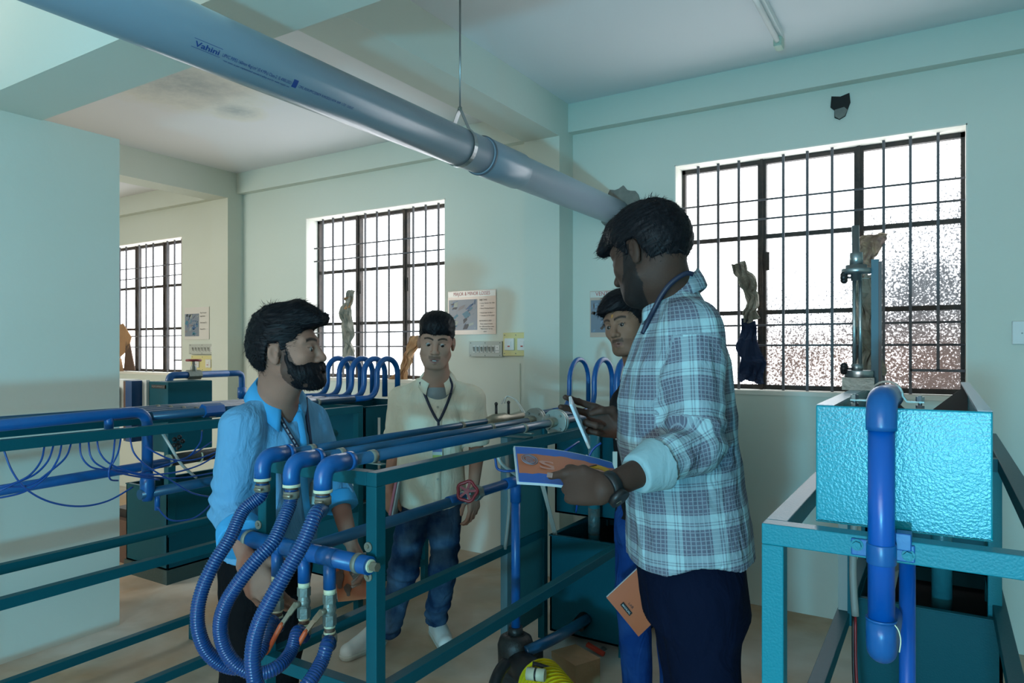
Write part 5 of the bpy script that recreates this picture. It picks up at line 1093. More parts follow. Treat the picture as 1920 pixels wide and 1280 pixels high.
# ---------- the tall man in the checked shirt
def tall_man():
    O = V(pt(1290, 1000, 1.93)); F = frame(-119, -4); root = person('tall person in a pale checked shirt, seen from behind in profile, holding an open manual', O)
    Ch = V(pt(1219, 480, 1.90)); FH = frame(-76, -20, 4); k = 1.08
    base, lip = (.060, .032, .023), (.075, .035, .03)
    nb = V(pt(1262, 545, 1.93)); SL = V(pt(1297, 625, 1.79)); SR = V(pt(1270, 625, 2.08)); EL = V(pt(1306, 835, 1.70)); WL = V(pt(1131, 917, 1.53)); ER = V(pt(1240, 850, 2.12)); WR_ = V(pt(1163, 800, 1.99))
    s = SDF(); head_ops(s, Ch, FH, k)
    s.cone(Ch + FH @ V(0, -.035, -.03), nb - V(0, 0, .04), .060, .066, .03); s.cone(Ch + FH @ V(0, .0, -.07), nb - V(0, 0, .03), .05, .06, .03)
    s.loft(O, F, [(-.05, 0, 0, .15, .12), (.2, 0, 0, .14, .11), (.45, 0, 0, .15, .10), (.56, 0, 0, .10, .07), (.62, 0, 0, .05, .05)], k=.05)
    for a, b in ((SL, EL), (SR, ER)): s.cone(a, b, .050, .043, .03)
    s.cone(EL, WL, .043, .0275, .02); s.cone(ER, WR_, .043, .029, .02)
    s.cone(SL, nb - V(0, 0, .06), .05, .05, .04); s.cone(SR, nb - V(0, 0, .06), .05, .05, .04)
    # left hand under the manual, thumb on top
    x = (Vector((-RGT.x, -RGT.y, -0.06)) * .76 + FWD * .58 + UP * .06); y = Vector((0, 0, 1)) + FWD * .35; z = -FWD * .70 - RGT * .45 - UP * .45
    tl = hand_ops(s, WL, x, y, z, 1.06, [(62, 62, 35), (66, 62, 35), (70, 62, 35), (72, 62, 35)], [(.012, .018, -.002), (.050, .032, .006), (.092, .020, .012), (.126, .010, .012)])
    # right hand holding the white phone
    x2 = (Vector((-RGT.x, -RGT.y, 0)) * .92 + UP * .28 - FWD * .1); y2 = UP + RGT * .3; z2 = FWD * 1.0 + RGT * .1
    hand_ops(s, WR_, x2, y2, z2, 1.06, [(8, 12, 10), (14, 16, 12), (70, 85, 50), (75, 85, 50)], [(.015, .020, -.010), (.042, .038, -.028), (.072, .030, -.036), (.096, .014, -.034)], spread=(.05, -.02, -.04, -.10))
    vs, fs = s.mesh(.0035); c = skin_color(vs, *s.hd, base, lip, stubble=.9)
    npmesh('body', vs, fs, SKIN, root, col=c); eyes(root, Ch, FH, k, (0, -.3))
    g_ = tl[2]; c_ = g_((.123, .0115, .0205)); e_ = (g_((1, 0, 0)) - g_((0, 0, 0))); MB().obox(c_, Vector(e_).normalized(), Vector(g_((0, 1, 0)) - g_((0, 0, 0))).normalized(), Vector(g_((0, 0, 1)) - g_((0, 0, 0))).normalized(), .0078, .0058, .0012).build('thumbnail', mat('nail', (.20, .12, .10), .35), root, bevel=.001)
    h = hair(root, Ch, FH, k, [('e', (0, .0, .075), (.081, .104, .068)), ('c', (-.01, .065, .105), (-.01, .118, .070), .034, .026), ('e', (0, -.03, .03), (.084, .092, .085))], (0, 1, -.12), strands=6000, slen=.022, amp=.003, seed=3,
         hl=([-.13, -.09, -.045, -.034, -.022, .008, .016, .030, .040, .055, .08, .14], [-.095, -.095, -.075, -.02, .028, .030, -.004, -.03, .02, .046, .056, .060]))
    # shirt
    g = SDF(); st = [(-.055, 0, .0, .205, .172), (.03, 0, .0, .20, .170), (.13, 0, .004, .19, .160), (.25, 0, .012, .195, .160), (.38, 0, .012, .205, .155), (.47, 0, .0, .205, .140), (.54, 0, -.006, .175, .118), (.60, 0, -.010, .125, .095), (.66, 0, .0, .072, .07)]
    g.loft(O, F, st, k=.03, n=2.2)
    g.cone(SL + V(0, 0, .0), nb + F @ V(-.03, 0, -.045), .072, .050, .05); g.cone(SR, nb + F @ V(.03, 0, -.045), .072, .050, .05)
    cuff0 = EL + (WL - EL) * .62; cR = ER + (WR_ - ER) * .7
    g.cone(SL, EL, .085, .068, .025); g.cone(EL, cuff0, .068, .040, .012, flatb=True); g.cone(SR, ER, .080, .066, .025); g.cone(ER, cR, .066, .055, .01, flatb=True)
    hemz = float(O[2]) - .055
    def hem(P): q = (P - O) @ F; return -(q[:, 2] + .052 + .035 * np.cos(np.clip(q[:, 1] / .17, -1, 1) * 3.14) * -1 * .6)
    g.fnop(hem, O, 0.32, .0, 'i')
    def charts(vs):
        q = (vs - O) @ F; uv = np.stack([np.arctan2(q[:, 0], q[:, 1]) * .175, q[:, 2]], 1)
        for a, b, r in ((SL, EL, .075), (EL, cuff0, .066), (SR, ER, .075), (ER, cR, .06)):
            ab = b - a; L = np.linalg.norm(ab); ab = ab / L; p = vs - a; t = p @ ab; w_ = p - t[:, None] * ab; dist = np.linalg.norm(w_, axis=1)
            u = np.cross(ab, V(0.2, .9, .3)); u /= np.linalg.norm(u); v = np.cross(ab, u); th = np.arctan2(w_ @ v, w_ @ u)
            ty = (np.abs(q[:, 0] / .205) ** 2.2 + np.abs(q[:, 1] / .16) ** 2.2) ** (1 / 2.2)
            m = (dist < r + .025) & (t > (.03 if a is SL or a is SR else -.0)) & (t < L + .03) & ((ty > 1.04) | (dist < r * .95))
            uv[m] = np.stack([th[m] * r, -t[m] + (0 if (a is SL or a is SR) else -.3)], 1)
        return uv
    sh = garment(g, 'shirt', PLAID, root, .0046, .0085, [(SL, EL, .010), (EL - (EL - SL) * .15, cuff0, .005)], 11, charts)
    cf = SDF(); ax = (WL - EL) / np.linalg.norm(WL - EL); cf.cone(cuff0 - ax * .055, cuff0 + ax * .012, .071, .064, .0, flata=True, flatb=True); cf.cone(cuff0 - ax * .02, cuff0 + ax * .03, .060, .060, 0, mode='s')
    cf2 = SDF(); cf2.cone(cuff0 - ax * .058, cuff0 + ax * .016, .0640, .0445, .0, flata=True, flatb=True)
    garment(cf2, 'cuff', CUFFA, sh, .004, .0035, [], 5)
    co = collar(root, nb + V(0, 0, -.012), frame(-108, -12), .073, .078, PLAID, back=.058, front=.004, fall=.05, tip=.085, gap=22, spread=.012)
    me = co.data; a = me.attributes.new('cloth_uv', 'FLOAT_VECTOR', 'POINT'); pos = np.zeros(len(me.vertices) * 3, dtype=np.float32); me.vertices.foreach_get('co', pos); pos = pos.reshape(-1, 3); qq = (pos - nb) @ frame(-108, -12); arr = np.zeros((len(pos), 3), dtype=np.float32); arr[:, 0] = np.arctan2(qq[:, 0], qq[:, 1]) * .08 * .7 + .02; arr[:, 1] = qq[:, 2] * .8 + .035; a.data.foreach_set('vector', arr.ravel())
    # side seam, pocket line and lanyard
    gl = SDF(); gl.ops = list(g.ops); gl.cone(nb - V(0, 0, .05), nb + V(0, 0, .050), .112, .104, .01); ls = on_cloth(gl, [(1300, 514), (1288, 512), (1272, 520), (1255, 534), (1240, 554), (1226, 580), (1215, 602), (1205, 626)], 1.3, .006)
    ribbon('lanyard', LANY, ls, .013, root, lambda p: (EYE - p).normalized())
    pass
    # trousers
    t = SDF(); t.loft(O, F, [(-.22, 0, -.005, .155, .145), (-.05, 0, 0, .165, .15), (.08, 0, 0, .16, .14)], k=.03)
    for sx, hx in ((-1, 1278), (1, 1296)):
        hp = L2(F, O, sx * .085, .0, -.13); kn = L2(F, O, sx * .10, .0, -.52); kn[2] = .50; an = L2(F, O, sx * .11, -.02, -.9); an[2] = .05
        t.cone(hp, kn, .112, .080, .04); t.cone(kn, an, .082, .072, .03, flatb=True)
        f = SDF(); fz = V(an[0], an[1], .035); fd = F @ V(sx * .25, 1, 0); fd[2] = 0; f.cone(fz - fd * .05, fz + fd * .15, .042, .036, .02, flat=(V(0, 0, 1), 1.1)); f.fnop(lambda P: .0 - P[:, 2], fz, 1, 0, 'i'); f.cone(fz - fd * .02, V(an[0], an[1], .12), .045, .04, .02)
        garment(f, 'shoe', BLACK, root, .006, 0)
    garment(t, 'trousers', NAVY, root, .008, .006, [], 8)
    # watch
    wd = (WL - EL) / np.linalg.norm(WL - EL); wc = WL - wd * .018; w1 = MB(); w1.tube([wc - wd * .012, wc + wd * .012], .0335, 26); wo = w1.build('watch_strap', BLACK, root)
    n = V(-FWD * .75 - UP * .66); n /= np.linalg.norm(n); n = n - wd * float(n @ wd); n /= np.linalg.norm(n); w2 = MB(); w2.tube([wc + n * .026, wc + n * .041], .024, 26); w2.build('watch_case', BLACK, wo)
    w3 = MB(); u = wd; v = np.cross(n, u)
    w3.beam(Vector(wc + n * .0418), Vector(wc + n * .0418 + u * .012 + v * .004), .0014, .001, up=Vector(n)); w3.beam(Vector(wc + n * .0418), Vector(wc + n * .0418 - u * .004 + v * .009), .0014, .001, up=Vector(n)); w3.build('watch_hands', BRASS, wo)
    # bead bracelet
    bd = (WR_ - ER) / np.linalg.norm(WR_ - ER); u = np.cross(bd, V(0, 0, 1)); u /= np.linalg.norm(u); v = np.cross(bd, u); bm_ = MB(); bw = MB()
    for i in range(22):
        a = 2 * math.pi * i / 22; p = WR_ - bd * .004 + (u * math.cos(a) * .030 + v * math.sin(a) * .036) ; (bw if i % 2 else bm_).ball(p, .0042, 8, 6)
    bo = bm_.build('bracelet', BLACK, root); bw.build('silver_beads', STEEL, bo)
    return WL, WR_
WLa, WRa = tall_man()
# phone, seen edge on
a = pt(1069, 750, 1.90); b = pt(1104, 832, 1.93); d = (b - a); L_ = d.length; d.normalize(); wv = (ray(1087, 790) + RGT * .10).normalized(); wv = (wv - d * wv.dot(d)).normalized(); nv = d.cross(wv)
ph = thing('phone', 'thin white phone or card held edge-on in the tall man\'s raised right hand', 'phone', tuple((a + b) / 2)); MB().obox((a + b) / 2, d, wv, nv, L_ / 2, .036, .0042).build('case', mat('phone_white', (.50, .62, .68), .3), ph, bevel=.003)
# manuals
MBLUE = mat('cover_blue', (.004, .085, .36), .35, coat=.3); MORNG = mat('cover_orange', (.44, .12, .05), .4, coat=.3); PAPER = mat('paper', (.40, .46, .48), .7)
def manual(name, label, A, B, C_, thick=.008, deco=True, borders=True):
    """A bottom-left, B bottom-right, C top-left corner of the cover"""
    A, B, C_ = Vector(A), Vector(B), Vector(C_); ux = (B - A); W_ = ux.length; ux.normalize(); uy = (C_ - A); uy = uy - ux * uy.dot(ux); H_ = uy.length; uy.normalize(); n = ux.cross(uy)
    if n.dot(EYE - A) < 0: n = -n
    r = thing(name, label, 'book', tuple((A + B) / 2)); P = lambda u, v, o=0.0: A + ux * (u * W_) + uy * (v * H_) + n * o
    nx, vs, fs = 12, [], []
    def sag(u): return .010 * math.sin(u * 3.1)
    def slab(u0, u1, v0, v1, o0, o1, m, nm, jag=0):
        mb = MB(); rs = random.Random(4); vs = []; N_ = 16
        for i in range(N_ + 1):
            u = u0 + (u1 - u0) * i / N_; j0 = rs.uniform(-jag, jag); j1 = rs.uniform(-jag, jag)
            for (v, o) in ((v0 + j0, o0), (v1 + j1, o0), (v1 + j1, o1), (v0 + j0, o1)): vs.append(P(u, v, o + sag(u)))
        fs = [(0, 3, 2, 1), tuple(N_ * 4 + k for k in range(4))] + [(i * 4 + k, i * 4 + (k + 1) % 4, i * 4 + 4 + (k + 1) % 4, i * 4 + 4 + k) for i in range(N_) for k in range(4)]
        mb.add(vs, fs); return mb.build(nm, m, r)
    slab(-.012, 1.0, .012, 1.035, -thick, 0, PAPER, 'pages'); slab(0, 1, 0, 1, 0, .0012, MBLUE if borders else MORNG, 'cover')
    if borders: slab(0.01, .99, .24, .80, .0012, .0016, MORNG, 'cover_panel', .02)
    return r, P, ux, uy, n, W_, H_
A = pt(973, 903, 1.60); B = pt(1172, 935, 1.63); C_ = pt(990, 842, 1.76)
r, P, ux, uy, n, W_, H_ = manual('lab_manual', 'open orange and blue manual with a round emblem, resting on the tall man\'s left hand', A, B, C_)
em = MB()
for rr in (.020, .015): em.tube([P(.12, .60, .0080) + (ux * math.cos(t) + uy * math.sin(t) * 1.15) * rr for t in [2 * math.pi * i / 26 for i in range(26)]], .0011, 6, closed=True, cap=False)
for j in range(4): em.beam(P(.12, .6, .0080) + uy * (-.009 + .006 * j) - ux * .010, P(.12, .6, .0080) + uy * (-.009 + .006 * j) + ux * .010, .0018, .0005, up=n)
em.build('emblem', mat('emblem_grey', (.16, .17, .22), .5), r)
flat_text('SNS', .055, P(.20, .38, .0100), ux, uy, mat('cover_lettering', (.50, .22, .17), .5), r, width=.17, bold=True, name='lettering')
pat = MB()
for (u, v, su, sv) in ((.60, .56, .028, .016), (.56, .50, .02, .012), (.65, .58, .02, .012)): pat.poly([P(u, v, .0100) + ux * su * math.cos(t) * (1 + .3 * math.sin(5 * t)) + uy * sv * math.sin(t) * 1.6 for t in [2 * math.pi * i / 14 for i in range(14)]], n * .0006)
pat.build('cover_patch_green', mat('patch_green', (.20, .30, .16), .5), r)
pat = MB()
for (u, v, su, sv) in ((.76, .50, .032, .018), (.83, .62, .02, .014)): pat.poly([P(u, v, .0092) + ux * su * math.cos(t) * (1 + .3 * math.sin(3 * t)) + uy * sv * math.sin(t) * 1.6 for t in [2 * math.pi * i / 14 for i in range(14)]], n * .0006)
pat.build('cover_patch_yellow', mat('patch_yellow', (.55, .28, .01), .5), r)
pat = MB()
for (p0, p1) in (((.50, .42), (.60, .50)), ((.52, .70), (.60, .60)), ((.66, .52), (.74, .60)), ((.72, .66), (.80, .74))): pat.beam(P(*p0, .0108), P(*p1, .0108), .003, .0006, up=n)
pat.build('cover_strokes', BLACK, r)

# ---------- the bearded man in blue
def bearded_man():
    O = V(pt(505, 1000, 2.42)); F = frame(88, -6); root = person('bearded person in a bright blue shirt reaching down behind the ribbed hoses', O)
    Ch = V(pt(537, 661, 2.26)); FH = frame(60, 4, 0); k = 1.05; base, lip = (.30, .155, .11), (.13, .06, .05)
    nb = V(pt(516, 738, 2.36)); SR = V(pt(455, 800, 2.24)); SLf = V(pt(578, 790, 2.52)); ER = V(pt(436, 955, 2.26)); WR_ = V(pt(466, 1052, 2.07)); ELf = V(pt(630, 915, 2.56)); WLf = V(pt(655, 1010, 2.46))
    s = SDF(); head_ops(s, Ch, FH, k)
    s.cone(Ch + FH @ V(0, -.03, -.03), nb - V(0, 0, .03), .056, .062, .03); s.cone(Ch + FH @ V(0, .015, -.07), nb + V(.02, .0, -.03), .045, .055, .03)
    s.loft(O, F, [(-.03, 0, 0, .13, .09), (.2, 0, 0, .12, .085), (.35, 0, 0, .13, .085), (.44, 0, 0, .09, .06), (.48, 0, 0, .05, .05)], k=.05)
    for a, b in ((SR, ER), (SLf, ELf)): s.cone(a, b, .045, .040, .03)
    s.cone(ER, WR_, .042, .028, .02); s.cone(ELf, WLf, .040, .027, .02); s.cone(SR, nb - V(0, 0, .05), .045, .045, .04); s.cone(SLf, nb - V(0, 0, .05), .045, .045, .04)
    x = RGT * .42 - UP * .88 + FWD * .05; y = RGT * .9 + UP * .4; z = -FWD
    hand_ops(s, WR_, x, y, z, 1.22, [(22, 22, 12), (26, 25, 15), (30, 28, 15), (34, 30, 20)], [(.010, .020, -.006), (.030, .050, -.014), (.048, .078, -.018), (.064, .098, -.014)], spread=(.08, .02, -.04, -.10))
    x = RGT * .5 - UP * .8; y = -FWD + RGT * .3; z = RGT * .8 + UP * .4; hand_ops(s, WLf, x, y, z, 1.0, [(30, 40, 20)] * 4, TH)
    vs, fs = s.mesh(.0035); c = skin_color(vs, *s.hd, base, lip, stubble=.7, brow_th=.0055); npmesh('body', vs, fs, SKIN, root, col=c); eyes(root, Ch, FH, k, (0.1, -.2))
    hair(root, Ch, FH, k, [('e', (0, -.005, .085), (.082, .100, .072)), ('c', (.0, .05, .125), (.0, .120, .098), .038, .020), ('c', (0.03, .05, .115), (.03, .112, .090), .034, .018), ('c', (-.03, .05, .115), (-.02, .108, .092), .034, .018), ('e', (0, -.04, .02), (.080, .082, .085))], (0, 1, .12), strands=7000, slen=.026, amp=.0035, seed=5,
         hl=([-.13, -.09, -.06, -.045, -.028, .006, .014, .034, .044, .058, .08, .16], [-.075, -.085, -.085, -.03, .028, .032, -.02, -.03, .02, .052, .066, .08]))
    bh = ([-.02, .006, .02, .035, .055, .075, .088, .10, .14], [.02, .02, -.005, -.03, -.052, -.060, -.052, -.040, -.040])
    sb_ = SDF(); C = V(Ch)
    def beard():
        ys, zs = bh
        hair(root, Ch, FH, k, [('e', (0, .052, -.066), (.067, .062, .052)), ('c', (-.062, .020, .012), (-.054, .032, -.05), .010, .018), ('c', (.062, .020, .012), (.054, .032, -.05), .010, .018), ('e', (0, .085, -.095), (.036, .030, .026)), ('c', (-.030, .088, -.068), (-.004, .103, -.049), .008, .0085), ('c', (.030, .088, -.068), (.004, .103, -.049), .008, .0085)],
             (0, .25, -1), hl=None, base=False, strands=5000, slen=.010, name='beard', amp=.003, seed=9, cuts=[((0, .075, -.006), (.062, .050, .038)), ((0, .108, -.0665), (.024, .016, .0045)), ((-.085, .055, -.015), (.03, .03, .03)), ((.085, .055, -.015), (.03, .03, .03)), ((0, -.02, -.09), (.06, .035, .06))])
    beard()
    g = SDF(); g.loft(O, F, [(-.06, 0, .0, .175, .135), (.05, 0, .0, .175, .130), (.15, 0, .008, .165, .125), (.28, 0, .012, .17, .125), (.36, 0, .005, .165, .112), (.42, 0, -.005, .135, .095), (.47, 0, -.005, .09, .075), (.51, 0, .0, .062, .06)], k=.03, n=2.2)
    g.cone(SR, nb + V(F @ V(.02, 0, -.03)), .062, .045, .05); g.cone(SLf, nb + V(F @ V(-.02, 0, -.03)), .062, .045, .05)
    c0 = ER + (WR_ - ER) * .58; cl_ = ELf + (WLf - ELf) * .35
    g.cone(SR, ER, .074, .066, .025); g.cone(ER, c0, .066, .062, .012, flatb=True); g.cone(SLf, ELf, .066, .058, .025); g.cone(ELf, cl_, .058, .056, .01, flatb=True)
    g.ell(nb + F @ V(-.01, .075, -.035), V(.030, .045, .060), F, .01, 's')
    sh = garment(g, 'shirt', SHIRTB, root, .005, .009, [(SR, ER, .010), (SLf, ELf, .006)], 21)
    ax = (WR_ - ER) / np.linalg.norm(WR_ - ER); cf = SDF(); cf.cone(c0 - ax * .05, c0 + ax * .010, .0665, .074, 0, flata=True, flatb=True); garment(cf, 'cuff', COLLB, sh, .004, .003, [], 5)
    ax = (WLf - ELf) / np.linalg.norm(WLf - ELf); cf = SDF(); cf.cone(cl_ - ax * .04, cl_ + ax * .008, .060, .062, 0, flata=True, flatb=True); garment(cf, 'cuff', COLLB, sh, .004, .003, [], 6)
    collar(root, nb + V(0, 0, -.005), frame(86, -16), .066, .070, COLLB, back=.050, front=.000, fall=.055, tip=.135, gap=28, spread=.040)
    nrm = lambda p: (EYE - p).normalized()
    ribbon('placket', COLLB, on_cloth(g, [(556, 772), (562, 800), (566, 830), (567, 862), (568, 900), (572, 940), (576, 975)], 1.7, .003), .030, sh, nrm, .003)
    ribbon('lanyard', LANY, on_cloth(g, [(520, 770), (533, 797), (548, 822), (562, 845), (572, 862)], 1.7, .006), .0135, root, nrm)
    ribbon('lanyard', LANY, on_cloth(g, [(573, 745), (576, 780), (580, 812), (583, 842), (582, 862)], 1.7, .006), .0125, root, nrm)
    pm = on_cloth(g, [(526, 784), (531, 793), (537, 803), (543, 813), (549, 823), (555, 833), (561, 843)], 1.7, .0085)
    for i in range(len(pm) - 1): ribbon('lanyard_print', PRINT, [pm[i].lerp(pm[i + 1], .12), pm[i].lerp(pm[i + 1], .8)], .0045, root, nrm, .0004)
    cdp = on_cloth(g, [(585, 922)], 1.7, .008)[0]; MB().obox(cdp, RGT, (UP * .98 + FWD * .1).normalized(), FWD, .026, .042, .001).build('id_card', mat('card_white', (.45, .50, .45), .4), root); MB().obox(cdp - FWD * .002 + UP * .006, RGT, UP, FWD, .018, .028, .0005).build('id_card_print', GREYP, root)
    t = SDF(); t.loft(O, F, [(-.2, 0, 0, .14, .12), (-.03, 0, 0, .15, .12), (.05, 0, 0, .145, .115)], k=.03)
    for sx in (-1, 1):
        hp = L2(F, O, sx * .075, 0, -.12); kn = L2(F, O, sx * .09, .02, -.45); kn[2] = .46; an = L2(F, O, sx * .10, 0, -.8); an[2] = .06; t.cone(hp, kn, .095, .068, .04); t.cone(kn, an, .070, .058, .03, flatb=True)
        f = SDF(); fz = V(an[0], an[1], .035); fd = F @ V(sx * .2, 1, 0); fd[2] = 0; f.cone(fz - fd * .05, fz + fd * .14, .040, .034, .02); f.fnop(lambda P: -P[:, 2], fz, 1, 0, 'i'); f.cone(fz, V(an[0], an[1], .12), .044, .04, .02); garment(f, 'shoe', BLACK, root, .006, 0)
    garment(t, 'trousers', BLKT, root, .008, .005, [], 9)
bearded_man()
r, P, ux, uy, n, W_, H_ = manual('lab_manual', 'orange printed manual hanging from the bearded man\'s left hand behind the front post', pt(634, 1128, 2.50), pt(716, 1118, 2.44), pt(638, 1045, 2.52), borders=False)
pat = MB()
for (u, v, s_) in ((.12, .5, .02), (.2, .8, .016), (.3, .25, .014), (.5, .6, .02)): pat.poly([P(u, v, .012) + ux * s_ * math.cos(t) * (1 + .4 * math.sin(3 * t)) + uy * s_ * 1.6 * math.sin(t) for t in [2 * math.pi * i / 12 for i in range(12)]], n * .0006)
pat.build('cover_patch_brown', RUST, r)

# ---------- the student in beige
def beige_man():
    O = V(pt(808, 891, 3.45)); F = frame(146, -3); root = person('young person in a loose beige shirt and blue jeans facing us between the rigs', O)
    Ch = V(pt(818, 642, 3.30)); FH = frame(145, -11, -4); k = 1.03; base, lip = (.38, .195, .135), (.27, .11, .10)
    nb = V(pt(820, 706, 3.40)); SR = V(pt(755, 748, 3.46)); SLf = V(pt(884, 748, 3.44)); ER = V(pt(740, 848, 3.48)); WR_ = V(pt(729, 922, 3.38)); ELf = V(pt(894, 852, 3.48)); WLf = V(pt(887, 922, 3.38))
    s = SDF(); head_ops(s, Ch, FH, k, mouth_open=.004)
    s.cone(Ch + FH @ V(0, -.03, -.03), nb - V(0, 0, .03), .052, .058, .03); s.cone(Ch + FH @ V(0, .01, -.07), nb - V(0, 0, .03), .045, .055, .03)
    s.loft(O, F, [(-.03, 0, 0, .13, .09), (.2, 0, 0, .12, .085), (.35, 0, 0, .13, .085), (.44, 0, 0, .09, .06), (.48, 0, 0, .05, .05)], k=.05)
    for a, b in ((SR, ER), (SLf, ELf)): s.cone(a, b, .042, .036, .03)
    s.cone(ER, WR_, .037, .025, .02); s.cone(ELf, WLf, .037, .025, .02); s.cone(SR, nb - V(0, 0, .05), .042, .042, .04); s.cone(SLf, nb - V(0, 0, .05), .042, .042, .04)
    x = -UP + RGT * .05 - FWD * .1
    hand_ops(s, WR_, x, (-FWD * .8 + RGT * .6), -RGT, .98, [(25, 35, 25), (30, 38, 25), (34, 40, 25), (38, 42, 25)], [(.018, .022, -.008), (.045, .042, -.022), (.07, .046, -.032), (.09, .04, -.04)])
    hand_ops(s, WLf, x, (-FWD * .8 - RGT * .6), RGT, .98, [(20, 28, 20), (24, 30, 20), (28, 32, 20), (32, 34, 22)], TH)
    vs, fs = s.mesh(.0035); c = skin_color(vs, *s.hd, base, lip, tache=.55, brow_th=.0045); npmesh('body', vs, fs, SKIN, root, col=c); eyes(root, Ch, FH, k, (-.15, -.35))
    MB().obox(Ch + FH @ (V(0, .0945, -.0665) * k), Vector(FH[:, 0]), Vector(FH[:, 1]), Vector(FH[:, 2]), .009, .003, .0017).build('teeth', mat('teeth', (.55, .55, .5), .3), root)
    hair(root, Ch, FH, k, [('e', (0, .006, .090), (.081, .094, .060)), ('c', (-.040, .066, .074), (.040, .066, .074), .024, .024), ('c', (0.005, .080, .066), (.010, .090, .048), .020, .012)], (0, 1, -.4), strands=4500, slen=.012, amp=.0022, seed=7, h=.0034, hl=([-.13, -.09, -.045, -.034, -.022, .008, .016, .030, .040, .055, .08, .14], [-.070, -.070, -.062, -.02, .028, .030, -.004, -.010, .02, .044, .052, .046]))
    g = SDF(); g.loft(O, F, [(-.16, 0, .004, .178, .140), (.0, 0, .002, .168, .128), (.15, 0, .0, .158, .115), (.28, 0, .005, .165, .115), (.36, 0, 0, .165, .105), (.41, 0, -.003, .140, .09), (.445, 0, -.003, .095, .07), (.475, 0, 0, .056, .05)], k=.03, n=2.2)
    g.cone(SR, nb + V(F @ V(.02, 0, -.03)), .060, .042, .05); g.cone(SLf, nb + V(F @ V(-.02, 0, -.03)), .060, .042, .05)
    e0 = SR + (ER - SR) * .72; e1_ = SLf + (ELf - SLf) * .80
    g.cone(SR, e0, .068, .066, .025, flatb=True); g.cone(SLf, e1_, .068, .064, .025, flatb=True)
    def hem(P): q = (P - O) @ F; return -(q[:, 2] + .145 - .03 * (np.abs(q[:, 0]) / .17) ** 2)
    g.fnop(hem, O, 0.3, 0, 'i')
    g.ell(nb + F @ V(0, .068, -.040), V(.026, .035, .055), F, .01, 's'); collar(root, nb + V(0, 0, .008), frame(146, -14), .062, .062, SHIRTC, back=.042, front=-.014, fall=.042, tip=.085, gap=27, spread=.034)
    sh = garment(g, 'shirt', SHIRTC, root, .005, .006, [(SR, e0, .004), (SLf, e1_, .004)], 31)
    nrm = lambda p: (EYE - p).normalized()
    us = SDF(); us.ell(nb + F @ V(0, .018, -.075), V(.07, .062, .055), F); garment(us, 'undershirt', TEE, root, .005, .001)
    ribbon('placket', SHIRTC, on_cloth(g, [(822, 742), (822, 790), (821, 840), (820, 890), (820, 940)], 2.6, .002), .032, sh, nrm, .003)
    for yy in (763, 800, 898): 
        p = on_cloth(g, [(821, yy)], 2.6, .007)[0]; MB().cyl(p, p - FWD * .002, .006, 12).build('button', mat('shirt_button', (.35, .33, .26), .4), sh)
    ribbon('lanyard', LANY, on_cloth(g, [(788, 716), (796, 738), (806, 762), (816, 782), (822, 790)], 2.6, .007), .0125, root, nrm); ribbon('lanyard', LANY, on_cloth(g, [(850, 714), (845, 738), (836, 762), (827, 782), (822, 790)], 2.6, .007), .0125, root, nrm)
    ribbon('lanyard', LANY, on_cloth(g, [(822, 786), (822, 800), (822, 838)], 2.6, .007), .012, root, nrm); ribbon('lanyard', LANY, [Vector(nb + frame(146, 0) @ V(-.05, .02, .015)), Vector(nb + frame(146, 0) @ V(-.075, .055, -.035)), Vector(nb + frame(146, 0) @ V(-.07, .085, -.075))], .011, root, nrm)
    q = on_cloth(g, [(820, 846)], 2.6, .012)[0]; MB().obox(q, RGT, UP, FWD, .024, .034, .001).build('id_card', mat('card_white', (.45, .50, .45)), root); MB().obox(q + UP * .012 - FWD * .002, RGT, UP, FWD, .022, .014, .0006).build('id_card_stripe', mat('violet_stripe', (.05, .04, .22), .4), root); MB().obox(q - UP * .024 - FWD * .002, RGT, UP, FWD, .022, .007, .0006).build('id_card_base', mat('lime_stripe', (.35, .42, .04), .4), root)
    t = SDF(); t.loft(O, F, [(-.17, 0, 0, .140, .105), (-.02, 0, 0, .145, .105), (.05, 0, 0, .14, .10)], k=.03)
    hr, hl_ = L2(F, O, .075, 0, -.13), L2(F, O, -.075, 0, -.13); kr = V(pt(756, 1070, 3.42)); ar = V(pt(727, 1186, 3.50)); kl = V(pt(832, 1060, 3.47)); al = V(pt(817, 1166, 3.58))
    t.cone(hr, kr, .086, .070, .04); t.cone(kr, ar, .070, .058, .03, flatb=True); t.cone(hl_, kl, .086, .070, .04); t.cone(kl, al, .070, .056, .03, flatb=True)
    garment(t, 'jeans', JEAN, root, .006, .008, [(hr, kr, .006), (kr, ar, .006), (hl_, kl, .006), (kl, al, .008)], 13)
    for (hx, hy, tx, ty) in ((817, 1188, 838, 1222), (716, 1207, 655, 1234)):
        h0 = onz(hx, hy, 0); t0 = onz(tx, ty, 0); d = (t0 - h0).normalized(); h_ = h0 + d * .02; t_ = h0 + d * .215; upv = Vector((0, 0, 1))
        f = SDF(); f.cone(h_ + upv * .048, t_ + upv * .038, .040, .040, .02, flat=(V(0, 0, 1), 1.05)); f.cone(h_ + upv * .05 + d * .02, h_ + upv * .115 + d * .01, .040, .042, .02); f.cone(h_ + upv * .09 + d * .03, h_ + d * .14 + upv * .05, .038, .036, .02); f.fnop(lambda P: .022 - P[:, 2], V(h_), 1, .004, 'i'); so = garment(f, 'shoe', SHOE, root, .0045, 0)
        f2 = SDF(); f2.cone(h_ + upv * .03, t_ + upv * .03, .045, .045, .01); f2.fnop(lambda P: np.maximum(0.0 - P[:, 2], P[:, 2] - .028), V(h_), 1, .003, 'i'); garment(f2, 'sole', mat('shoe_sole', (.50, .49, .42), .6), so, .0045, 0)
        lc = MB(); sd = d.cross(upv)
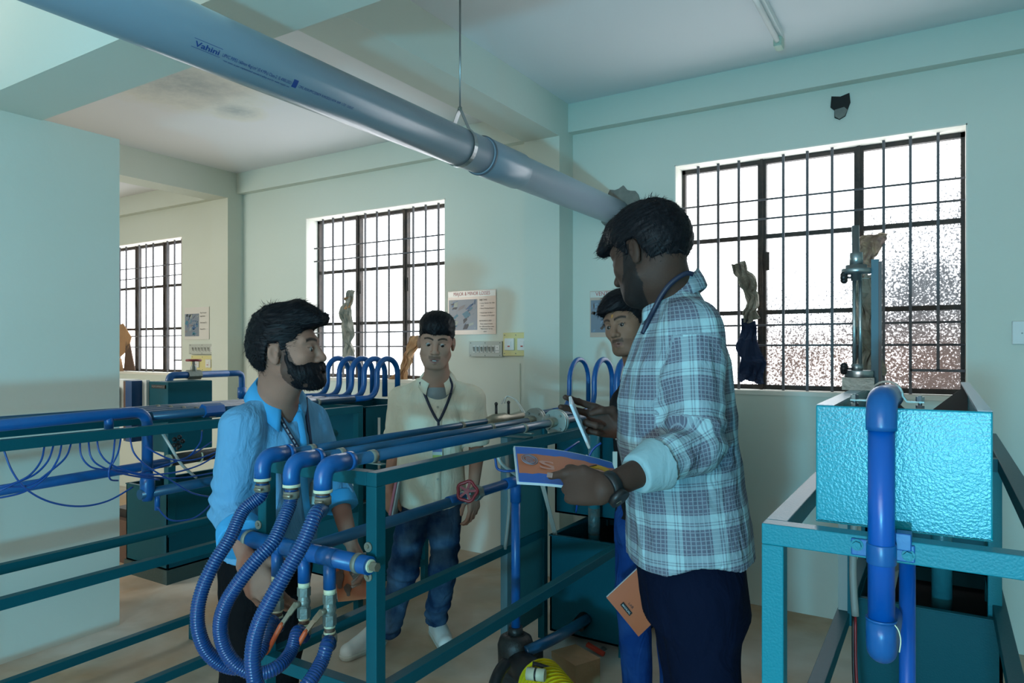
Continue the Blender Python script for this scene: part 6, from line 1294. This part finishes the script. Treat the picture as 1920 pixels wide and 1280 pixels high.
        for j in range(5):
            c = h_ + d * (.075 + .016 * j) + upv * (.100 - .011 * j); lc.tube([c - sd * .020 + upv * -.008, c + upv * .004, c + sd * .020 + upv * -.008], .0025, 6)
        lc.build('laces', SHOEL, so)
        st_ = MB(); st_.tube([h_ + d * .175 + upv * .070 + sd * .034 - upv * .018, h_ + d * .165 + upv * .076, h_ + d * .175 + upv * .070 - sd * .034 - upv * .018], .0016, 6, sub=4); st_.build('toe_seam', SHOEL, so)
    return
beige_man()
fo = thing('folder', 'pink folder tucked in the right hand of the person in beige', 'folder', tuple(pt(745, 960, 3.36)))
fm = MB(); a = pt(751, 893, 3.40); b = pt(738, 962, 3.36); dv = (b - a).normalized(); wv = (FWD * .93 + RGT * .1).normalized(); wv = (wv - dv * wv.dot(dv)).normalized(); nn_ = dv.cross(wv); c = (a + b) / 2
fm.obox(c + RGT * .0, dv, wv, nn_, .10, .075, .006); fm.build('cover', mat('pink_cover', (.50, .17, .24), .5), fo, bevel=.002); MB().obox(c + nn_ * (-.012 if nn_.dot(RGT) > 0 else .012) * -1, dv, wv, nn_, .098, .072, .004).build('sheets', PAPER, fo)

# ---------- the young man in black behind
def dark_man():
    O = V(pt(1226, 930, 2.88)); F = frame(186, -2); root = person('young person in a black shirt and jeans, head tilted, half hidden behind the tall man', O)
    Ch = V(pt(1177, 609, 2.74)); FH = frame(190, -8, 10); k = 1.0; base, lip = (.235, .125, .082), (.15, .07, .06)
    nb = V(pt(1204, 690, 2.84)); SR = V(pt(1174, 762, 2.86)); SLf = V(pt(1290, 745, 2.95)); ER = V(pt(1180, 880, 2.94)); WR_ = V(pt(1206, 1010, 2.86)); ELf = V(pt(1310, 880, 2.95)); WLf = V(pt(1290, 980, 2.86))
    s = SDF(); head_ops(s, Ch, FH, k, jaw=.95)
    s.cone(Ch + FH @ V(0, -.03, -.03), nb - V(0, 0, .03), .052, .058, .03); s.cone(Ch + FH @ V(0, .01, -.07), nb - V(0, 0, .03), .045, .055, .03)
    s.loft(O, F, [(-.03, 0, 0, .13, .09), (.2, 0, 0, .12, .085), (.38, 0, 0, .13, .085), (.46, 0, 0, .09, .06), (.52, 0, 0, .05, .05)], k=.05)
    for a, b in ((SR, ER), (SLf, ELf)): s.cone(a, b, .042, .036, .03)
    s.cone(ER, WR_, .037, .025, .02); s.cone(ELf, WLf, .037, .025, .02); s.cone(SR, nb - V(0, 0, .05), .042, .042, .04); s.cone(SLf, nb - V(0, 0, .05), .042, .042, .04)
    x = -UP + RGT * .05; hand_ops(s, WR_, x, (-FWD * .8 + RGT * .6), -RGT, .98, [(25, 35, 25), (30, 38, 25), (34, 40, 25), (38, 42, 25)], TH); hand_ops(s, WLf, x, (-FWD * .8 - RGT * .6), RGT, .98, [(25, 35, 25)] * 4, TH)
    vs, fs = s.mesh(.0035); c = skin_color(vs, *s.hd, base, lip, tache=.6, stubble=.28, brow_th=.005, tilak=True); npmesh('body', vs, fs, SKIN, root, col=c); eyes(root, Ch, FH, k, (-.2, .05))
    hair(root, Ch, FH, k, [('e', (0, .005, .082), (.084, .100, .066)), ('c', (-.03, .066, .088), (.035, .085, .074), .027, .024), ('c', (.030, .086, .072), (.070, .070, .032), .026, .016), ('c', (.0, .088, .070), (.050, .086, .046), .018, .014), ('e', (.0, -.02, .03), (.082, .092, .08))], (.8, .5, -.35), strands=5000, slen=.026, amp=.0028, seed=12)
    g = SDF(); g.loft(O, F, [(-.09, 0, 0, .17, .125), (.0, 0, 0, .165, .12), (.15, 0, .0, .155, .115), (.32, 0, .005, .16, .115), (.42, 0, 0, .155, .105), (.48, 0, -.003, .12, .09), (.53, 0, 0, .06, .055)], k=.03, n=2.2)
    g.cone(SR, nb + V(F @ V(.02, 0, -.03)), .055, .040, .05); g.cone(SLf, nb + V(F @ V(-.02, 0, -.03)), .055, .040, .05); g.cone(SR, ER, .060, .056, .025); g.cone(ER, ER + (WR_ - ER) * .75, .056, .046, .01, flatb=True); g.cone(SLf, ELf, .060, .056, .025); g.cone(ELf, ELf + (WLf - ELf) * .75, .056, .046, .01, flatb=True)
    sh = garment(g, 'shirt', SHIRTD, root, .006, .006, [(SR, ER, .004)], 41); collar(root, nb + V(0, 0, -.012), frame(186, -12), .062, .062, SHIRTD, back=.045, front=-.01, fall=.038, tip=.07, gap=24, spread=.02)
    nrm = lambda p: (EYE - p).normalized(); MB().obox(pt(1153, 868, 2.70), RGT, UP, FWD, .009, .045, .001).build('id_card', mat('card_white', (.45, .50, .45)), root)
    t = SDF(); t.loft(O, F, [(-.18, 0, 0, .145, .115), (-.02, 0, 0, .15, .12), (.03, 0, 0, .15, .11)], k=.03)
    for sx in (-1, 1):
        hp = L2(F, O, sx * .075, 0, -.10); kn = L2(F, O, sx * .09, .03, -.43); kn[2] = .46; an = L2(F, O, sx * .09, 0, -.8); an[2] = .06; t.cone(hp, kn, .095, .072, .04); t.cone(kn, an, .072, .062, .03, flatb=True)
        f = SDF(); fz = V(an[0], an[1], .035); fd = F @ V(sx * .2, 1, 0); fd[2] = 0; f.cone(fz - fd * .05, fz + fd * .14, .040, .034, .02); f.fnop(lambda P: -P[:, 2], fz, 1, 0, 'i'); f.cone(fz, V(an[0], an[1], .12), .044, .04, .02); garment(f, 'shoe', BLACK, root, .006, 0)
    garment(t, 'jeans', JEAND, root, .007, .006, [], 19)
dark_man()
A = pt(1137, 1120, 2.58); B = pt(1197, 1193, 2.56); C_ = pt(1215, 1050, 2.62)
r, P, ux, uy, n, W_, H_ = manual('lab_manual', 'orange manual pointing corner-down beside the tall man\'s navy trouser leg', A, B, C_, borders=False)
MB().obox(P(.42, .14, .012), ux, uy, n, .026, .008, .0006).build('title_plate', BLACK, r)
flat_text('MANUAL', .010, P(.42, .14, .0132) - ux * .022 - uy * .004, ux, uy, PAPER, r, width=.044, bold=True)
flat_text('LAB', .012, P(.42, .22, .0132) - ux * .01, ux, uy, INKD, r, width=.024)
